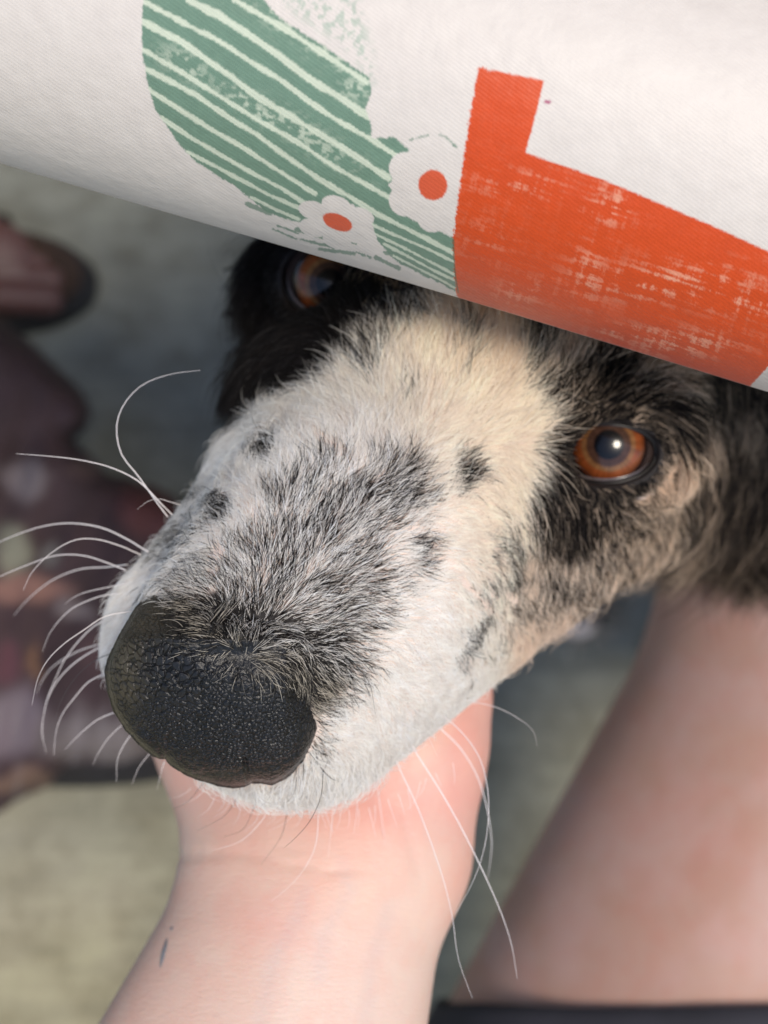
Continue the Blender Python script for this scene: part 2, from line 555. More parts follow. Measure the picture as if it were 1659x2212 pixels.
def coat(qx, qy, facing=None):
    """returns fraction of dark hair, colour of the pale hair, colour of the dark hair"""
    wx = qx + 46 * (fbm2(qx / 60, qy / 60, 3) - 0.5); wy = qy + 46 * (fbm2(qx / 60, qy / 60, 9) - 0.5)
    n = fbm2(qx / 22, qy / 22, 5, 3)
    D = np.zeros(qx.shape)
    for x, y, rx, ry, a, s in BLOBS:
        c, sn = math.cos(math.radians(a)), math.sin(math.radians(a))
        u = ((wx - x) * c + (wy - y) * sn) / rx; v = (-(wx - x) * sn + (wy - y) * c) / ry
        D = np.maximum(D, s * sstep(1.5, 0.35, np.sqrt(u * u + v * v) + 0.6 * (n - 0.5)))
    D = np.maximum(D, (0.50 + 0.5 * (n - 0.5)) * sstep(24, -60, sd_poly(wx, wy, P_BRIDGE)))
    D = np.maximum(D, 0.74 * sstep(30, -70, sd_poly(wx, wy, P_BASE)))
    D = np.maximum(D, 0.985 * sstep(14, -26, sd_poly(wx, wy, P_LEFT)))
    D = np.maximum(D, (0.98 + 0.8 * (n - 0.5)) * sstep(18, -22, sd_poly(wx, wy, P_REYE)))
    D = np.maximum(D, (0.97 + 0.25 * (n - 0.5)) * sstep(30, -40, sd_poly(wx, wy, P_RIGHT)))
    # brindled brow strip over the right eye: dark and tan streaks
    st = vn2((qx * 0.5 + qy * 0.87) / 22, (qx * 0.87 - qy * 0.5) / 90, 21)
    brow = sstep(30, -20, sd_poly(wx, wy, [(1150, 700), (1300, 680), (1500, 760), (1560, 900), (1440, 880), (1300, 800), (1180, 850), (1130, 830)]))
    D = D * (1 - brow) + brow * np.clip(0.40 + 2.2 * (st - 0.5), 0.06, 0.95)
    # loose speckle over the right cheek
    ch = sstep(60, -60, sd_poly(wx, wy, [(1080, 1120), (1450, 1050), (1460, 1250), (1250, 1340), (1130, 1340), (1010, 1420), (1050, 1250)]))
    D = np.maximum(D, ch * np.clip(1.7 * (fbm2(qx / 30, qy / 30, 31) - 0.30), 0.05, 0.75))
    es = sstep(20, -40, sd_poly(wx, wy, [(1470, 1080), (1500, 1010), (1600, 960), (1900, 900), (1900, 1500), (1450, 1500)]))
    D = D * (1 - es) + es * np.clip(0.96 + 0.9 * (vn2(qx / 22, qy / 130, 22) - 0.5), 0.5, 1.0)
    for pts_, w_ in (([(1550, 1020), (1535, 1120), (1495, 1265)], 13), ([(1600, 1040), (1618, 1150), (1655, 1270)], 12), ([(1500, 890), (1540, 930), (1530, 980)], 10), ([(1590, 850), (1620, 900)], 14)):
        D = D * (1 - 0.75 * sstep(w_ * 1.5, w_ * 0.4, d_line(wx, wy, pts_)))
    # tan brow left of the forehead
    lb = sstep(14, -10, sd_poly(wx, wy, [(760, 575), (800, 600), (900, 640), (1010, 640), (1000, 580), (850, 540)]))
    D = D * (1 - lb) + lb * 0.62
    # pale hair colour
    white = np.tile(np.array([0.93, 0.90, 0.86]), (len(qx), 1))
    cream = np.array([0.94, 0.84, 0.70]); tan = np.array([0.84, 0.58, 0.33]); beige = np.array([0.74, 0.56, 0.42])
    P = mixc(white, cream, 0.85 * sstep(760, 1050, qx + 0.35 * (900 - qy)) * sstep(1650, 1400, qy) + 0 * qx)
    P = mixc(P, cream, 0.5 * sstep(1000, 700, qy))
    P = mixc(P, tan, 1.0 * np.exp(-(((wx - 1110) / 150) ** 2 + ((wy - 660) / 120) ** 2)))
    P = mixc(P, tan * 0.85, 0.8 * lb)
    P = mixc(P, np.array([0.82, 0.64, 0.49]), sstep(1120, 1230, wx + 0.1 * (wy - 900)) * sstep(560, 700, wy))
    P = mixc(P, np.array([0.86, 0.72, 0.60]), 0.8 * sstep(1120, 1200, wy) * sstep(1400, 1250, wx) * sstep(1080, 1160, wx))
    P = mixc(P, tan * 0.8, 0.8 * np.exp(-(((wx - 1400) / 170) ** 2 + ((wy - 720) / 60) ** 2)))
    P = mixc(P, beige * 0.62, sstep(1480, 1560, wx))
    P = mixc(P, np.array([0.12, 0.11, 0.11]), sstep(10, -30, sd_poly(wx, wy, P_LEFT)) * (1 - lb))
    dark = np.tile(np.array([0.009, 0.0075, 0.0075]), (len(qx), 1))
    return np.clip(D, 0, 1), P, dark


FLOW = [  # q x, q y, dx, dy (picture directions of the hair lie)
    (530, 1395, 0.05, -1), (520, 1330, 0.1, -1), (600, 1260, 0.45, -0.9), (560, 1420, 0.9, 0.3), (500, 1430, -0.5, 0.8), (560, 1450, 0.35, 0.9), (430, 1400, -0.95, 0.2), (400, 1330, -0.97, -0.1),
    (450, 1250, -0.75, -0.55), (520, 1200, -0.45, -0.9), (640, 1170, 0.25, -0.95), (700, 1080, 0.3, -0.95), (760, 1180, 0.75, -0.65),
    (700, 1300, 0.85, -0.4), (640, 1370, 0.85, -0.15), (660, 1450, 0.75, 0.6), (780, 1430, 0.85, 0.5), (740, 1560, 0.8, 0.6), (820, 1320, 0.95, 0.1),
    (900, 1230, 0.95, -0.05), (880, 1080, 0.8, -0.6), (400, 1180, -0.9, -0.3), (470, 1080, -0.75, -0.6), (560, 1000, -0.4, -0.9),
    (320, 1150, -0.9, 0.1), (270, 1250, -0.95, 0.3), (250, 1380, -0.9, 0.45), (250, 1550, -0.7, 0.75), (330, 1640, -0.3, 0.95),
    (600, 1730, -0.1, 1), (760, 1680, 0.2, 1), (860, 1600, 0.5, 0.85), (980, 1520, 0.7, 0.7), (900, 1440, 0.8, 0.55),
    (1000, 1300, 0.8, 0.55), (1000, 1150, 0.9, 0.1), (980, 1000, 0.8, -0.55), (820, 950, 0.1, -1), (700, 920, -0.35, -0.95),
    (600, 880, -0.75, -0.65), (760, 820, -0.4, -0.9), (900, 780, 0.15, -1), (1050, 800, 0.3, -0.95), (1080, 660, 0.1, -1), (950, 660, -0.2, -1),
    (500, 950, -0.9, 0.2), (640, 760, -0.8, 0.4), (600, 640, -0.9, 0.5), (560, 700, -0.8, 0.7), (550, 560, -0.9, 0.4),
    (780, 680, -0.3, -0.9), (860, 600, 0.2, 0.6), (1120, 900, 0.75, -0.5), (1170, 780, 0.4, -0.9), (1250, 850, 0.45, -0.85), (1330, 860, 0.8, -0.6),
    (1300, 760, 0.6, -0.75), (1420, 800, 0.95, -0.2), (1450, 880, 0.9, 0.35), (1500, 960, 0.6, 0.8), (1120, 1020, 0.6, 0.6),
    (1180, 1100, 0.3, 0.9), (1280, 1110, 0.35, 0.9), (1380, 1080, 0.75, 0.6), (1440, 1010, 0.8, 0.6), (1200, 1230, 0.5, 0.85), (1330, 1200, 0.6, 0.7),
    (1100, 1350, 0.7, 0.7), (1550, 850, 0.5, 0.9), (1560, 1050, 0.0, 1), (1600, 1200, 0.15, 1), (1480, 1220, -0.2, 1), (1650, 1000, 0.2, 1),
]
FA = np.array(FLOW, float); FA[:, 2:] /= np.linalg.norm(FA[:, 2:], axis=1, keepdims=True)


def flow(qx, qy):
    num = np.zeros((len(qx), 2)); den = np.zeros(len(qx))
    for x, y, dx, dy in FA:
        w = 1.0 / (((qx - x) ** 2 + (qy - y) ** 2) / 3600.0 + 0.08) ** 2
        num[:, 0] += w * dx; num[:, 1] += w * dy; den += w
    v = num / den[:, None]
    return v / (np.linalg.norm(v, axis=1, keepdims=True) + 1e-9)


def split_quads(V, Qd):
    e = np.vstack([Qd[:, [0, 1]], Qd[:, [1, 2]], Qd[:, [2, 3]], Qd[:, [3, 0]]]); e.sort(axis=1)
    ue, inv = np.unique(e, axis=0, return_inverse=True); inv = inv.reshape(-1)
    n = len(V); m = len(Qd)
    mid = (V[ue[:, 0]] + V[ue[:, 1]]) / 2; cen = V[Qd].mean(1)
    E_ = inv.reshape(4, m) + n; c = np.arange(m) + n + len(ue)
    out_ = [np.stack([Qd[:, k], E_[k], c, E_[(k + 3) % 4]], 1) for k in range(4)]
    return np.vstack([V, mid, cen]), np.vstack(out_)


def voro(P, sc, seed):
    """nearest and second nearest cell distance (in cells)"""
    P = P * sc; I = np.floor(P).astype(np.int64)
    f1 = np.full(len(P), 9.0); f2 = np.full(len(P), 9.0)
    for dx in (-1, 0, 1):
        for dy in (-1, 0, 1):
            for dz in (-1, 0, 1):
                J = I + (dx, dy, dz); h = (J[:, 0] * 73856093) ^ (J[:, 1] * 19349663) ^ (J[:, 2] * 83492791) ^ (seed * 7919)
                o = np.stack([((h * k_) >> 7 & 1023) / 1023.0 for k_ in (2654435761, 40503, 97561)], 1)
                d = np.sqrt(((J + o - P) ** 2).sum(1))
                f2 = np.minimum(f2, np.maximum(f1, d)); f1 = np.minimum(f1, d)
    return f1, f2


def build_dog():
    base = np.array([0.10, 0.45, 0.0])
    dog = thing('dog', 'black, white and tan speckled dog resting its chin on an open hand', 'dog', base)
    xs = axis_mix(-0.20, -0.058, 0.105, 0.42, 0.0013, 0.008)
    c0 = to_cam((0, 1.35, 0)); ymax = 1.0
    ys = axis_mix(-0.16, -0.064, 0.080, 0.95, 0.0013, 0.008)
    zs = axis_mix(-1.45, -0.340, -0.200, -0.18, 0.0013, 0.008)
    V, Qd = mesh_sdf(dog_sdf, xs, ys, zs)
    Nn = grad(dog_sdf, V)
    qx, qy = proj_q(V)
    D, P, K = coat(qx, qy)
    pink = np.array([0.68, 0.55, 0.48])
    col = mixc(np.tile(pink, (len(V), 1)), np.array([0.020, 0.018, 0.018]), sstep(0.25, 0.7, D))
    rim = np.minimum(OPEN_R(V.astype(np.float32)), OPEN_L(V.astype(np.float32)))
    col = mixc(col, np.array([0.015, 0.012, 0.012]), sstep(0.004, 0.001, rim))
    skin = attr_mat('dog_skin', 0.6, ((900, 0.3, 0.0002),), 0.0, 0.2)
    body = mesh_obj('body', to_world(V), Qd, skin, dog, col)

    nx = axis(-0.055, 0.000, 0.00045); ny = axis(-0.056, -0.002, 0.00045); nz = axis(-0.252, -0.196, 0.0005)
    NV, NQ = mesh_sdf(nose_sdf, nx, ny, nz)
    # ---- fur: hair curves on the body
    tri = np.vstack([Qd[:, [0, 1, 2]], Qd[:, [0, 2, 3]]])
    a, b, c = V[tri[:, 0]], V[tri[:, 1]], V[tri[:, 2]]
    area = 0.5 * np.linalg.norm(np.cross(b - a, c - a), axis=1)
    ce = (a + b + c) / 3; nc = Nn[tri[:, 0]]
    view = -ce / np.linalg.norm(ce, axis=1, keepdims=True)
    fac = (nc * view).sum(1)
    tqx, tqy = proj_q(ce)
    infr = (tqx > -120) & (tqx < 1780) & (tqy > 250) & (tqy < 1900) & (ce[:, 2] > -0.42)
    wgt = area * np.where(infr & (fac > -0.25), 1.0, np.where(ce[:, 2] > -0.42, 0.16, 0.012))
    cover = sd_poly(tqx, tqy, [(-200, 235), (200, 335), (985, 575), (1659, 785), (1900, 860), (1900, -500), (-200, -500)])
    wgt = np.where(infr & (cover < 0), wgt * 0.12, wgt)             # under the cloth
    NH = 540000
    ti = rng.choice(len(tri), NH, p=wgt / wgt.sum())
    u = rng.random(NH); v = rng.random(NH); fl = u + v > 1; u[fl] = 1 - u[fl]; v[fl] = 1 - v[fl]
    tt = tri[ti]
    p = V[tt[:, 0]] * (1 - u - v)[:, None] + V[tt[:, 1]] * u[:, None] + V[tt[:, 2]] * v[:, None]
    n = Nn[tt[:, 0]] * (1 - u - v)[:, None] + Nn[tt[:, 1]] * u[:, None] + Nn[tt[:, 2]] * v[:, None]
    n /= np.linalg.norm(n, axis=1, keepdims=True)
    pf = p.astype(np.float32)
    keep = (np.minimum(OPEN_R(pf), OPEN_L(pf)) > 0.0005) & (nose_sdf(pf) > -0.0002)
    p, n = p[keep], n[keep]
    # the short hairs that creep down over the top of the leather
    NN = grad(nose_sdf, NV, 0.0004)
    tn = np.vstack([NQ[:, [0, 1, 2]], NQ[:, [0, 2, 3]]]); sel = rng.choice(len(tn), 70000)
    u = rng.random(70000); v = rng.random(70000); fl = u + v > 1; u[fl] = 1 - u[fl]; v[fl] = 1 - v[fl]
    tt = tn[sel]
    p2 = NV[tt[:, 0]] * (1 - u - v)[:, None] + NV[tt[:, 1]] * u[:, None] + NV[tt[:, 2]] * v[:, None]
    n2 = NN[tt[:, 0]]
    on2 = np.r_[np.zeros(len(p), bool), np.ones(len(p2), bool)]
    p = np.vstack([p, p2]); n = np.vstack([n, n2])
    qx, qy = proj_q(p); NH = len(p)
    pf = p.astype(np.float32)
    rimd = np.minimum(OPEN_R(pf), OPEN_L(pf))
    D, Pc, K = coat(qx, qy)
    leather = sd_poly(qx, qy, [(318, 1262), (350, 1325), (385, 1395), (420, 1430), (470, 1462), (540, 1490), (610, 1500), (668, 1528), (690, 1575), (650, 1690), (440, 1740), (210, 1640), (200, 1400)])
    pk = sstep(-6, 110, leather + 14 * rng.normal(0, 1, NH) * 0.5) * 0.9
    keep = ~on2 | ((rng.random(NH) < pk) & (fac_here(n, p) > 0.15))
    p, n, qx, qy, D, Pc, K, rimd, leather, on2 = [x[keep] for x in (p, n, qx, qy, D, Pc, K, rimd, leather, on2)]
    m = len(p)
    f2 = flow(qx, qy)
    t3 = np.stack([f2[:, 0], -f2[:, 1], np.full(m, -0.25)], 1)
    hb = sstep(-0.40, -0.46, p[:, 2])                              # on the body the hair hangs down and back
    t3 = t3 * (1 - hb[:, None]) + np.array([0.1, 0.2, -0.9]) * hb[:, None]
    jit = rng.normal(0, 1, (m, 3))
    t3 += 0.16 * jit
    lowf = np.stack([fbm2(qx / 35, qy / 35, 41), fbm2(qx / 35, qy / 35, 57), fbm2(qx / 35, qy / 35, 63)], 1) - 0.5
    t3 += 0.75 * lowf
    t3 -= n * (t3 * n).sum(1)[:, None]
    t3 /= np.linalg.norm(t3, axis=1, keepdims=True) + 1e-9
    # length
    L = np.full(m, 0.0037)
    L += 0.0036 * sstep(1150, 800, qy) + 0.0035 * sstep(1050, 1250, qx)
    L += 0.024 * sstep(-0.300, -0.335, p[:, 2]) * sstep(1430, 1560, qx)
    L += 0.008 * sstep(640, 560, qx) * sstep(860, 760, qy)
    L = np.where(on2, 0.0030, L)
    L += 0.03 * hb
    L += 0.0016 * sstep(1560, 1680, qy) * (~on2)
    L *= rng.uniform(0.65, 1.25, m)
    L = np.where(rimd < 0.004, np.minimum(L, 0.0030), L)
    # no lash-like hair lying across an eye
    for O_ in (OPEN_R, OPEN_L):
        tip = (p + t3 * (L * 0.9)[:, None] + n * (L * 0.2)[:, None]).astype(np.float32)
        L = np.where(O_(tip) < 0.0009, L * 0.35, L)
    lift = 0.22 + 0.20 * rng.random(m)
    lift = np.where(fac_here(n, p) < 0.35, lift + 0.22, lift)
    fly = rng.random(m) < np.where(on2, 0.015, 0.02) + 0.07 * sstep(1600, 1680, qy)
    lift = np.where(fly, lift + rng.uniform(0.2, 0.6, m), lift); L = np.where(fly, L * 1.15, L)
    K_ = 6
    s = np.linspace(0, 1, K_)[None, :, None]
    side = np.cross(n, t3)
    bend = rng.normal(0, 0.16, m)[:, None, None]
    pts = (p[:, None, :] - n[:, None, :] * 0.0002 + L[:, None, None] * (t3[:, None, :] * (s * 0.55 + s * s * 0.40)
           + n[:, None, :] * lift[:, None, None] * (1.15 * s - 0.80 * s * s) + side[:, None, :] * bend * s * s))
    # clumping: tips lean to the tip of a nearby lock
    cs = 0.0017 + 0.0026 * sstep(1150, 1500, qx)
    key = np.floor((p + 0.0006 * jit * 0.4) / cs[:, None]).astype(int)
    h = (key[:, 0] * 73856093) ^ (key[:, 1] * 19349663) ^ (key[:, 2] * 83492791)
    _, inv = np.unique(h, return_inverse=True)
    cnt = np.bincount(inv)
    cen = np.stack([np.bincount(inv, p[:, k]) / cnt for k in range(3)], 1)[inv]
    off = (cen - p)[:, None, :]
    amt = rng.uniform(0.15, 0.62, len(cnt))[inv][:, None, None]
    pts = pts + off * amt * s ** 1.3
    # colour
    isd = rng.random(m) < D
    locks = 0.92 + 0.16 * rng.random(len(cnt))[inv]
    colr = np.where(isd[:, None], K * rng.uniform(0.6, 2.2, m)[:, None], Pc * (locks * rng.uniform(0.86, 1.12, m))[:, None])
    colr = np.where((isd & (rng.random(m) < 0.18))[:, None], Pc * 0.30, colr)
    colr = mixc(colr, colr * np.array([0.62, 0.58, 0.50]) + 0.02, sstep(130, 60, leather) * sstep(0.35, 0.7, D))
    colr = np.clip(colr, 0.004, 0.96)
    rad0 = rng.uniform(0.000031, 0.000052, m) * (1 + 0.5 * hb + 0.35 * sstep(1100, 1400, qx))
    rad = rad0[:, None] * np.array([1.0, 1.05, 1.0, 0.85, 0.6, 0.22])[None, :]
    hc = bpy.data.hair_curves.new('fur')
    hc.add_curves([K_] * m)
    wpts = to_world(pts.reshape(-1, 3)) - base
    hc.attributes['position'].data.foreach_set('vector', wpts.astype(np.float32).ravel())
    ra = hc.attributes.get('radius') or hc.attributes.new('radius', 'FLOAT', 'POINT')
    ra.data.foreach_set('value', rad.astype(np.float32).ravel())
    ca = hc.attributes.new('col', 'FLOAT_COLOR', 'CURVE')
    cc = np.ones((m, 4), np.float32); cc[:, :3] = colr; ca.data.foreach_set('color', cc.ravel())
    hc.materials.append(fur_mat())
    fo = bpy.data.objects.new('fur', hc); link(fo, dog); fo['kind'] = 'stuff'

    # ---- nose leather
    mt, t, pp = mat_new('nose_leather')
    v = objvec(t)
    t.links.new(attr(t), pp.inputs['Base Color'])
    pp.inputs['Roughness'].default_value = 0.27; pp.inputs['Specular IOR Level'].default_value = 0.34
    b = bump(t, pp, noise(t, 2600, 3, 0.65, v).outputs[0], 0.55, 0.00022)
    NV, NQ = split_quads(NV, NQ)
    NV, NQ = split_quads(NV, NQ)
    NV = NV - grad(nose_sdf, NV, 0.0004) * (nose_sdf(NV.astype(np.float32)) / 0.8)[:, None]
    NN2 = grad(nose_sdf, NV, 0.0005)
    wp = np.stack([fbm2(NV[:, 0] * 700, NV[:, 1] * 700, sd, 2) for sd in (81, 82, 83)], 1) - 0.5
    A1, A2 = voro(NV + wp * 0.0011, 1 / 0.00135, 5); B1, B2 = voro(NV + wp * 0.0008, 1 / 0.00078, 6)
    nqx, nqy = proj_q(NV)
    z_ = sstep(0.42, 0.60, fbm2(NV[:, 0] * 110, NV[:, 1] * 110, 84, 2) + 0.35 * np.exp(-(((nqx - 370) / 130) ** 2 + ((nqy - 1420) / 60) ** 2)))
    ca_ = sstep(0.0, 0.20, A2 - A1); cb_ = sstep(0.0, 0.28, B2 - B1)
    deep = 0.6 + 0.9 * np.exp(-(((nqx - 370) / 150) ** 2 + ((nqy - 1430) / 70) ** 2))
    hh = z_ * (0.00026 * deep * ca_ - 0.00013 * A1 ** 2) + (1 - z_) * (0.00017 * cb_ - 0.00010 * B1 ** 2) + 0.00005 * cb_
    furz = sstep(-6, 60, sd_poly(nqx, nqy, [(318, 1262), (350, 1325), (385, 1395), (420, 1430), (470, 1462), (540, 1490), (610, 1500), (668, 1528), (690, 1575), (650, 1690), (440, 1740), (210, 1640), (200, 1400)]))
    for pts_, w_, dp in (([(352, 1655), (345, 1622), (322, 1590), (300, 1575)], 7, 0.0007), ([(538, 1702), (533, 1668), (528, 1640)], 6, 0.0005), ([(420, 1672), (500, 1668), (600, 1655), (640, 1625)], 5, 0.0003)):
        hh = hh - dp * np.exp(-(d_line(nqx, nqy, pts_) / w_) ** 2)
    hh *= 1 - 0.8 * furz
    hh *= sstep(0.05, 0.40, fac_here(NN2, NV))
    NV = NV + NN2 * hh[:, None]
    crk = z_ * ca_ + (1 - z_) * (0.35 + 0.65 * cb_)
    nqx, nqy = proj_q(NV)
    # brownish tone on the left wing and along the top and lower edges
    brown = np.exp(-(((nqx - 268) / 40) ** 2 + ((nqy - 1440) / 90) ** 2)) + 0.8 * np.exp(-(((nqx - 320) / 50) ** 2 + ((nqy - 1330) / 50) ** 2))
    brown += 0.35 * np.exp(-(((nqx - 480) / 120) ** 2 + ((nqy - 1675) / 16) ** 2))
    brown *= 0.5 + fbm2(nqx / 25, nqy / 25, 71)
    tone = 0.7 + 0.8 * fbm2(nqx / 40, nqy / 40, 86)
    nc_ = np.array([0.009, 0.009, 0.010]) * tone[:, None] + np.clip(brown, 0, 1)[:, None] * np.array([0.050, 0.040, 0.022])
    nc_ = nc_ * (0.30 + 0.70 * crk)[:, None]
    mesh_obj('nose', to_world(NV), NQ, mt, dog, nc_)

    # ---- eyes
    def eye(E, G, dim, squash):
        nu, nv = 72, 60
        vv = []; cc = []
        X = unit(np.cross((0, 1, 0), G)); Y = np.cross(G, X)
        for i in range(nv + 1):
            th = math.pi * (i / nv) ** 1.25
            for k in range(nu):
                ph = 2 * math.pi * k / nu
                r = RB
                e = math.sin(th) * RB / 0.0070                      # 1 at the iris edge
                bulge = 0.0011 * max(0, 1 - min(e, 1.2) ** 2 / 1.44) if th < math.pi / 2 else 0
                d_ = math.cos(th) * G + math.sin(th) * (math.cos(ph) * X + math.sin(ph) * Y)
                vv.append(E + d_ * (r + bulge))
                if th > math.pi / 2 or e > 1.10: c_ = (0.035, 0.024, 0.022)
                elif e > 0.96: c_ = (0.012, 0.006, 0.005)
                else:
                    w = 0.88 + 0.12 * math.sin(ph * 23 + 3 * math.sin(ph * 7)) + 0.14 * (random.random() - 0.5) - 0.10 * (vn2(ph * 9 / 6.2832 * 6, e * 3, 15) < 0.4)
                    if e > 0.70: c_ = np.array((0.215, 0.052, 0.014)) * w * (1.0 - 0.5 * ((e - 0.70) / 0.26) ** 2)
                    elif e > 0.58: c_ = np.array((0.19, 0.085, 0.032)) * w
                    elif e > 0.36: c_ = np.array((0.055, 0.026, 0.017)) * w
                    else: c_ = np.array((0.002, 0.002, 0.003))
                cc.append(np.array(c_) * dim)
        fs = []
        for i in range(nv):
            for k in range(nu):
                l = (k + 1) % nu
                fs.append((i * nu + k, i * nu + l, (i + 1) * nu + l, (i + 1) * nu + k))
        o = mesh_obj('eye', to_world(np.array(vv)), np.array(fs)[:, ::-1], M_eye, dog, np.array(cc))
        return o
    M_eye = attr_mat('eye_wet', 0.25, ())
    pe = M_eye.node_tree.nodes['Principled BSDF']
    pe.inputs['Coat Weight'].default_value = 1.0; pe.inputs['Coat Roughness'].default_value = 0.05; pe.inputs['Coat IOR'].default_value = 1.33; pe.inputs['Specular IOR Level'].default_value = 0.15
    eye(EYE_R, GAZE_R, 1.0, 1); eye(EYE_L, GAZE_L, 1.25, 1)

    # eyelid rims: dark wet skin round the opening, a pale wet line under the lower lid
    M_lid = plain('lid_skin', (0.008, 0.006, 0.006), 0.40, ((1500, 0.3, 0.0001),), 0.3)
    M_wet = plain('wet_rim', (0.10, 0.08, 0.08), 0.18, (), 0.8)
    for E, FR, rx, ry, off, r_ in ((EYE_R, FR_R, 0.0106, 0.0059, (-0.0014, -0.0007), 0.00055), (EYE_L, FR_L, 0.0078, 0.0070, (-0.0004, 0.0), 0.0005)):
        path = []; 
        for k in range(64):
            a_ = 2 * math.pi * k / 64
            x = rx * math.cos(a_) + off[0]; y = ry * math.sin(a_) + off[1]
            x -= 0.0022 * max(0, -math.cos(a_)) ** 6                # inner corner
            rr = math.sqrt(max((RB + 0.0006) ** 2 - x * x - y * y, 1e-6))
            path.append(E + FR[0] * x + FR[1] * y + FR[2] * rr)
        vt, ft = tube(path, r_, 8, True)
        mesh_obj('eyelid_rim', to_world(vt), ft, M_lid, dog)
        low = []
        for k in range(34):
            a_ = math.radians(200 + 140 * k / 33)
            x = (rx - 0.0009) * math.cos(a_) + off[0]; y = (ry - 0.0008) * math.sin(a_) + off[1]
            rr = math.sqrt((RB + 0.0003) ** 2 - x * x - y * y)
            low.append(E + FR[0] * x + FR[1] * y + FR[2] * rr)
        rd = 0.00042 * np.sin(np.linspace(0.05, math.pi - 0.05, 34))
        vt, ft = tube(low, rd, 6)
        mesh_obj('lower_lid_edge', to_world(vt), ft, M_wet, dog)

    # ---- whiskers
    M_ww = plain('whisker_white', (0.80, 0.74, 0.72), 0.35, (), 0.6, var=0.05)
    M_wb = plain('whisker_dark', (0.03, 0.025, 0.025), 0.4, (), 0.5, var=0.05)
    WH = [
        ([(350, 1100), (335, 1080), (300, 1030), (262, 980), (252, 920), (270, 870), (310, 830), (370, 808), (432, 800)], .243, .236, 10, 0),
        ([(360, 1100), (345, 1085), (300, 1040), (240, 1010), (170, 993), (100, 985), (35, 980)], .243, .232, 11, 0),
        ([(300, 1180), (275, 1165), (220, 1140), (150, 1130), (80, 1140), (0, 1170), (-30, 1190)], .245, .255, 13, 0),
        ([(285, 1190), (262, 1180), (210, 1165), (160, 1167), (110, 1195), (70, 1235), (50, 1275)], .245, .235, 9, 0),
        ([(255, 1225), (235, 1217), (180, 1200), (120, 1200), (60, 1220), (0, 1245), (-20, 1255)], .245, .25, 10, 0),
        ([(255, 1222), (230, 1225), (170, 1230), (110, 1255), (60, 1295), (30, 1330)], .246, .27, 12, 0),
        ([(240, 1267), (190, 1278), (160, 1290), (140, 1305)], .246, .25, 7, 0),
        ([(235, 1285), (210, 1290), (161, 1311), (129, 1339), (106, 1371), (92, 1407)], .246, .25, 8, 0),
        ([(280, 1321), (226, 1332), (181, 1361), (139, 1390), (103, 1426), (81, 1468), (69, 1523)], .236, .225, 8, 0),
        ([(225, 1340), (200, 1355), (168, 1387), (139, 1426), (119, 1468), (100, 1516), (92, 1565), (94, 1603)], .246, .265, 9, 0),
        ([(225, 1390), (206, 1394), (168, 1407), (129, 1429), (103, 1452), (84, 1484), (79, 1500)], .248, .28, 11, 0),
        ([(225, 1396), (206, 1403), (161, 1432), (126, 1468), (106, 1503), (97, 1532), (90, 1581), (100, 1626)], .248, .265, 10, 0),
        ([(242, 1411), (206, 1426), (168, 1458), (139, 1500), (123, 1539), (118, 1574)], .238, .24, 6, 1),
        ([(240, 1450), (226, 1455), (190, 1474), (161, 1507), (135, 1542), (121, 1581), (116, 1632)], .248, .25, 9, 0),
        ([(255, 1538), (239, 1542), (210, 1555), (181, 1578), (158, 1600), (140, 1619)], .250, .25, 8, 0),
        ([(275, 1560), (258, 1571), (232, 1597), (213, 1626), (200, 1652)], .250, .25, 7, 0),
        ([(295, 1580), (281, 1590), (264, 1616), (253, 1645), (252, 1690)], .250, .25, 8, 0),
        ([(330, 1620), (322, 1629), (300, 1658), (285, 1694)], .250, .25, 7, 0),
        ([(352, 1655), (348, 1668), (339, 1707)], .250, .25, 6, 0),
        ([(1000, 1512), (1026, 1516), (1080, 1531), (1129, 1558), (1153, 1582), (1160, 1612)], .255, .24, 6, 0),
        ([(945, 1540), (972, 1558), (1008, 1594), (1038, 1642), (1053, 1703), (1055, 1769), (1044, 1841), (1020, 1908), (984, 1974)], .250, .235, 8, 0),
        ([(930, 1555), (954, 1576), (996, 1618), (1032, 1679), (1053, 1751), (1062, 1817), (1059, 1860), (1053, 1899)], .250, .262, 10, 0),
        ([(885, 1600), (903, 1633), (948, 1703), (996, 1787), (1044, 1884), (1081, 1968), (1105, 2041), (1117, 2113)], .248, .240, 11, 0),
        ([(850, 1630), (866, 1667), (900, 1739), (930, 1817), (960, 1908), (978, 1986), (990, 2071), (1020, 2155)], .248, .236, 9, 0),
        ([(698, 1668), (693, 1721), (669, 1774), (637, 1811), (613, 1832)], .232, .222, 6, 1),
        ([(690, 1740), (688, 1763), (680, 1832), (643, 1896), (584, 1949)], .245, .24, 6, 0),
        ([(622, 1745), (619, 1763), (605, 1811), (563, 1869)], .245, .245, 6, 1),
        ([(552, 1735), (547, 1748), (526, 1790), (484, 1808)], .245, .24, 5, 1),
        ([(575, 1745), (568, 1769), (521, 1816), (457, 1838)], .245, .24, 6, 0),
        ([(520, 1700), (513, 1721), (484, 1763), (426, 1795)], .245, .24, 5, 1),
        ([(445, 1680), (436, 1695), (405, 1732), (372, 1748)], .245, .24, 5, 1),
        ([(772, 1720), (770, 1763), (764, 1800)], .247, .25, 6, 0), ([(815, 1690), (817, 1710), (825, 1770), (833, 1827)], .247, .265, 9, 0),
        ([(720, 1745), (717, 1779), (709, 1853)], .247, .25, 7, 0), ([(755, 1425), (773, 1442), (799, 1479), (811, 1543)], .222, .210, 5, 1),
        ([(885, 1385), (905, 1405), (947, 1453), (955, 1516)], .232, .222, 4, 0), ([(850, 1550), (873, 1564), (921, 1590), (945, 1633)], .238, .228, 5, 0),
        ([(370, 1085), (345, 1078), (320, 1083), (297, 1100)], .240, .235, 5, 0),
    ]
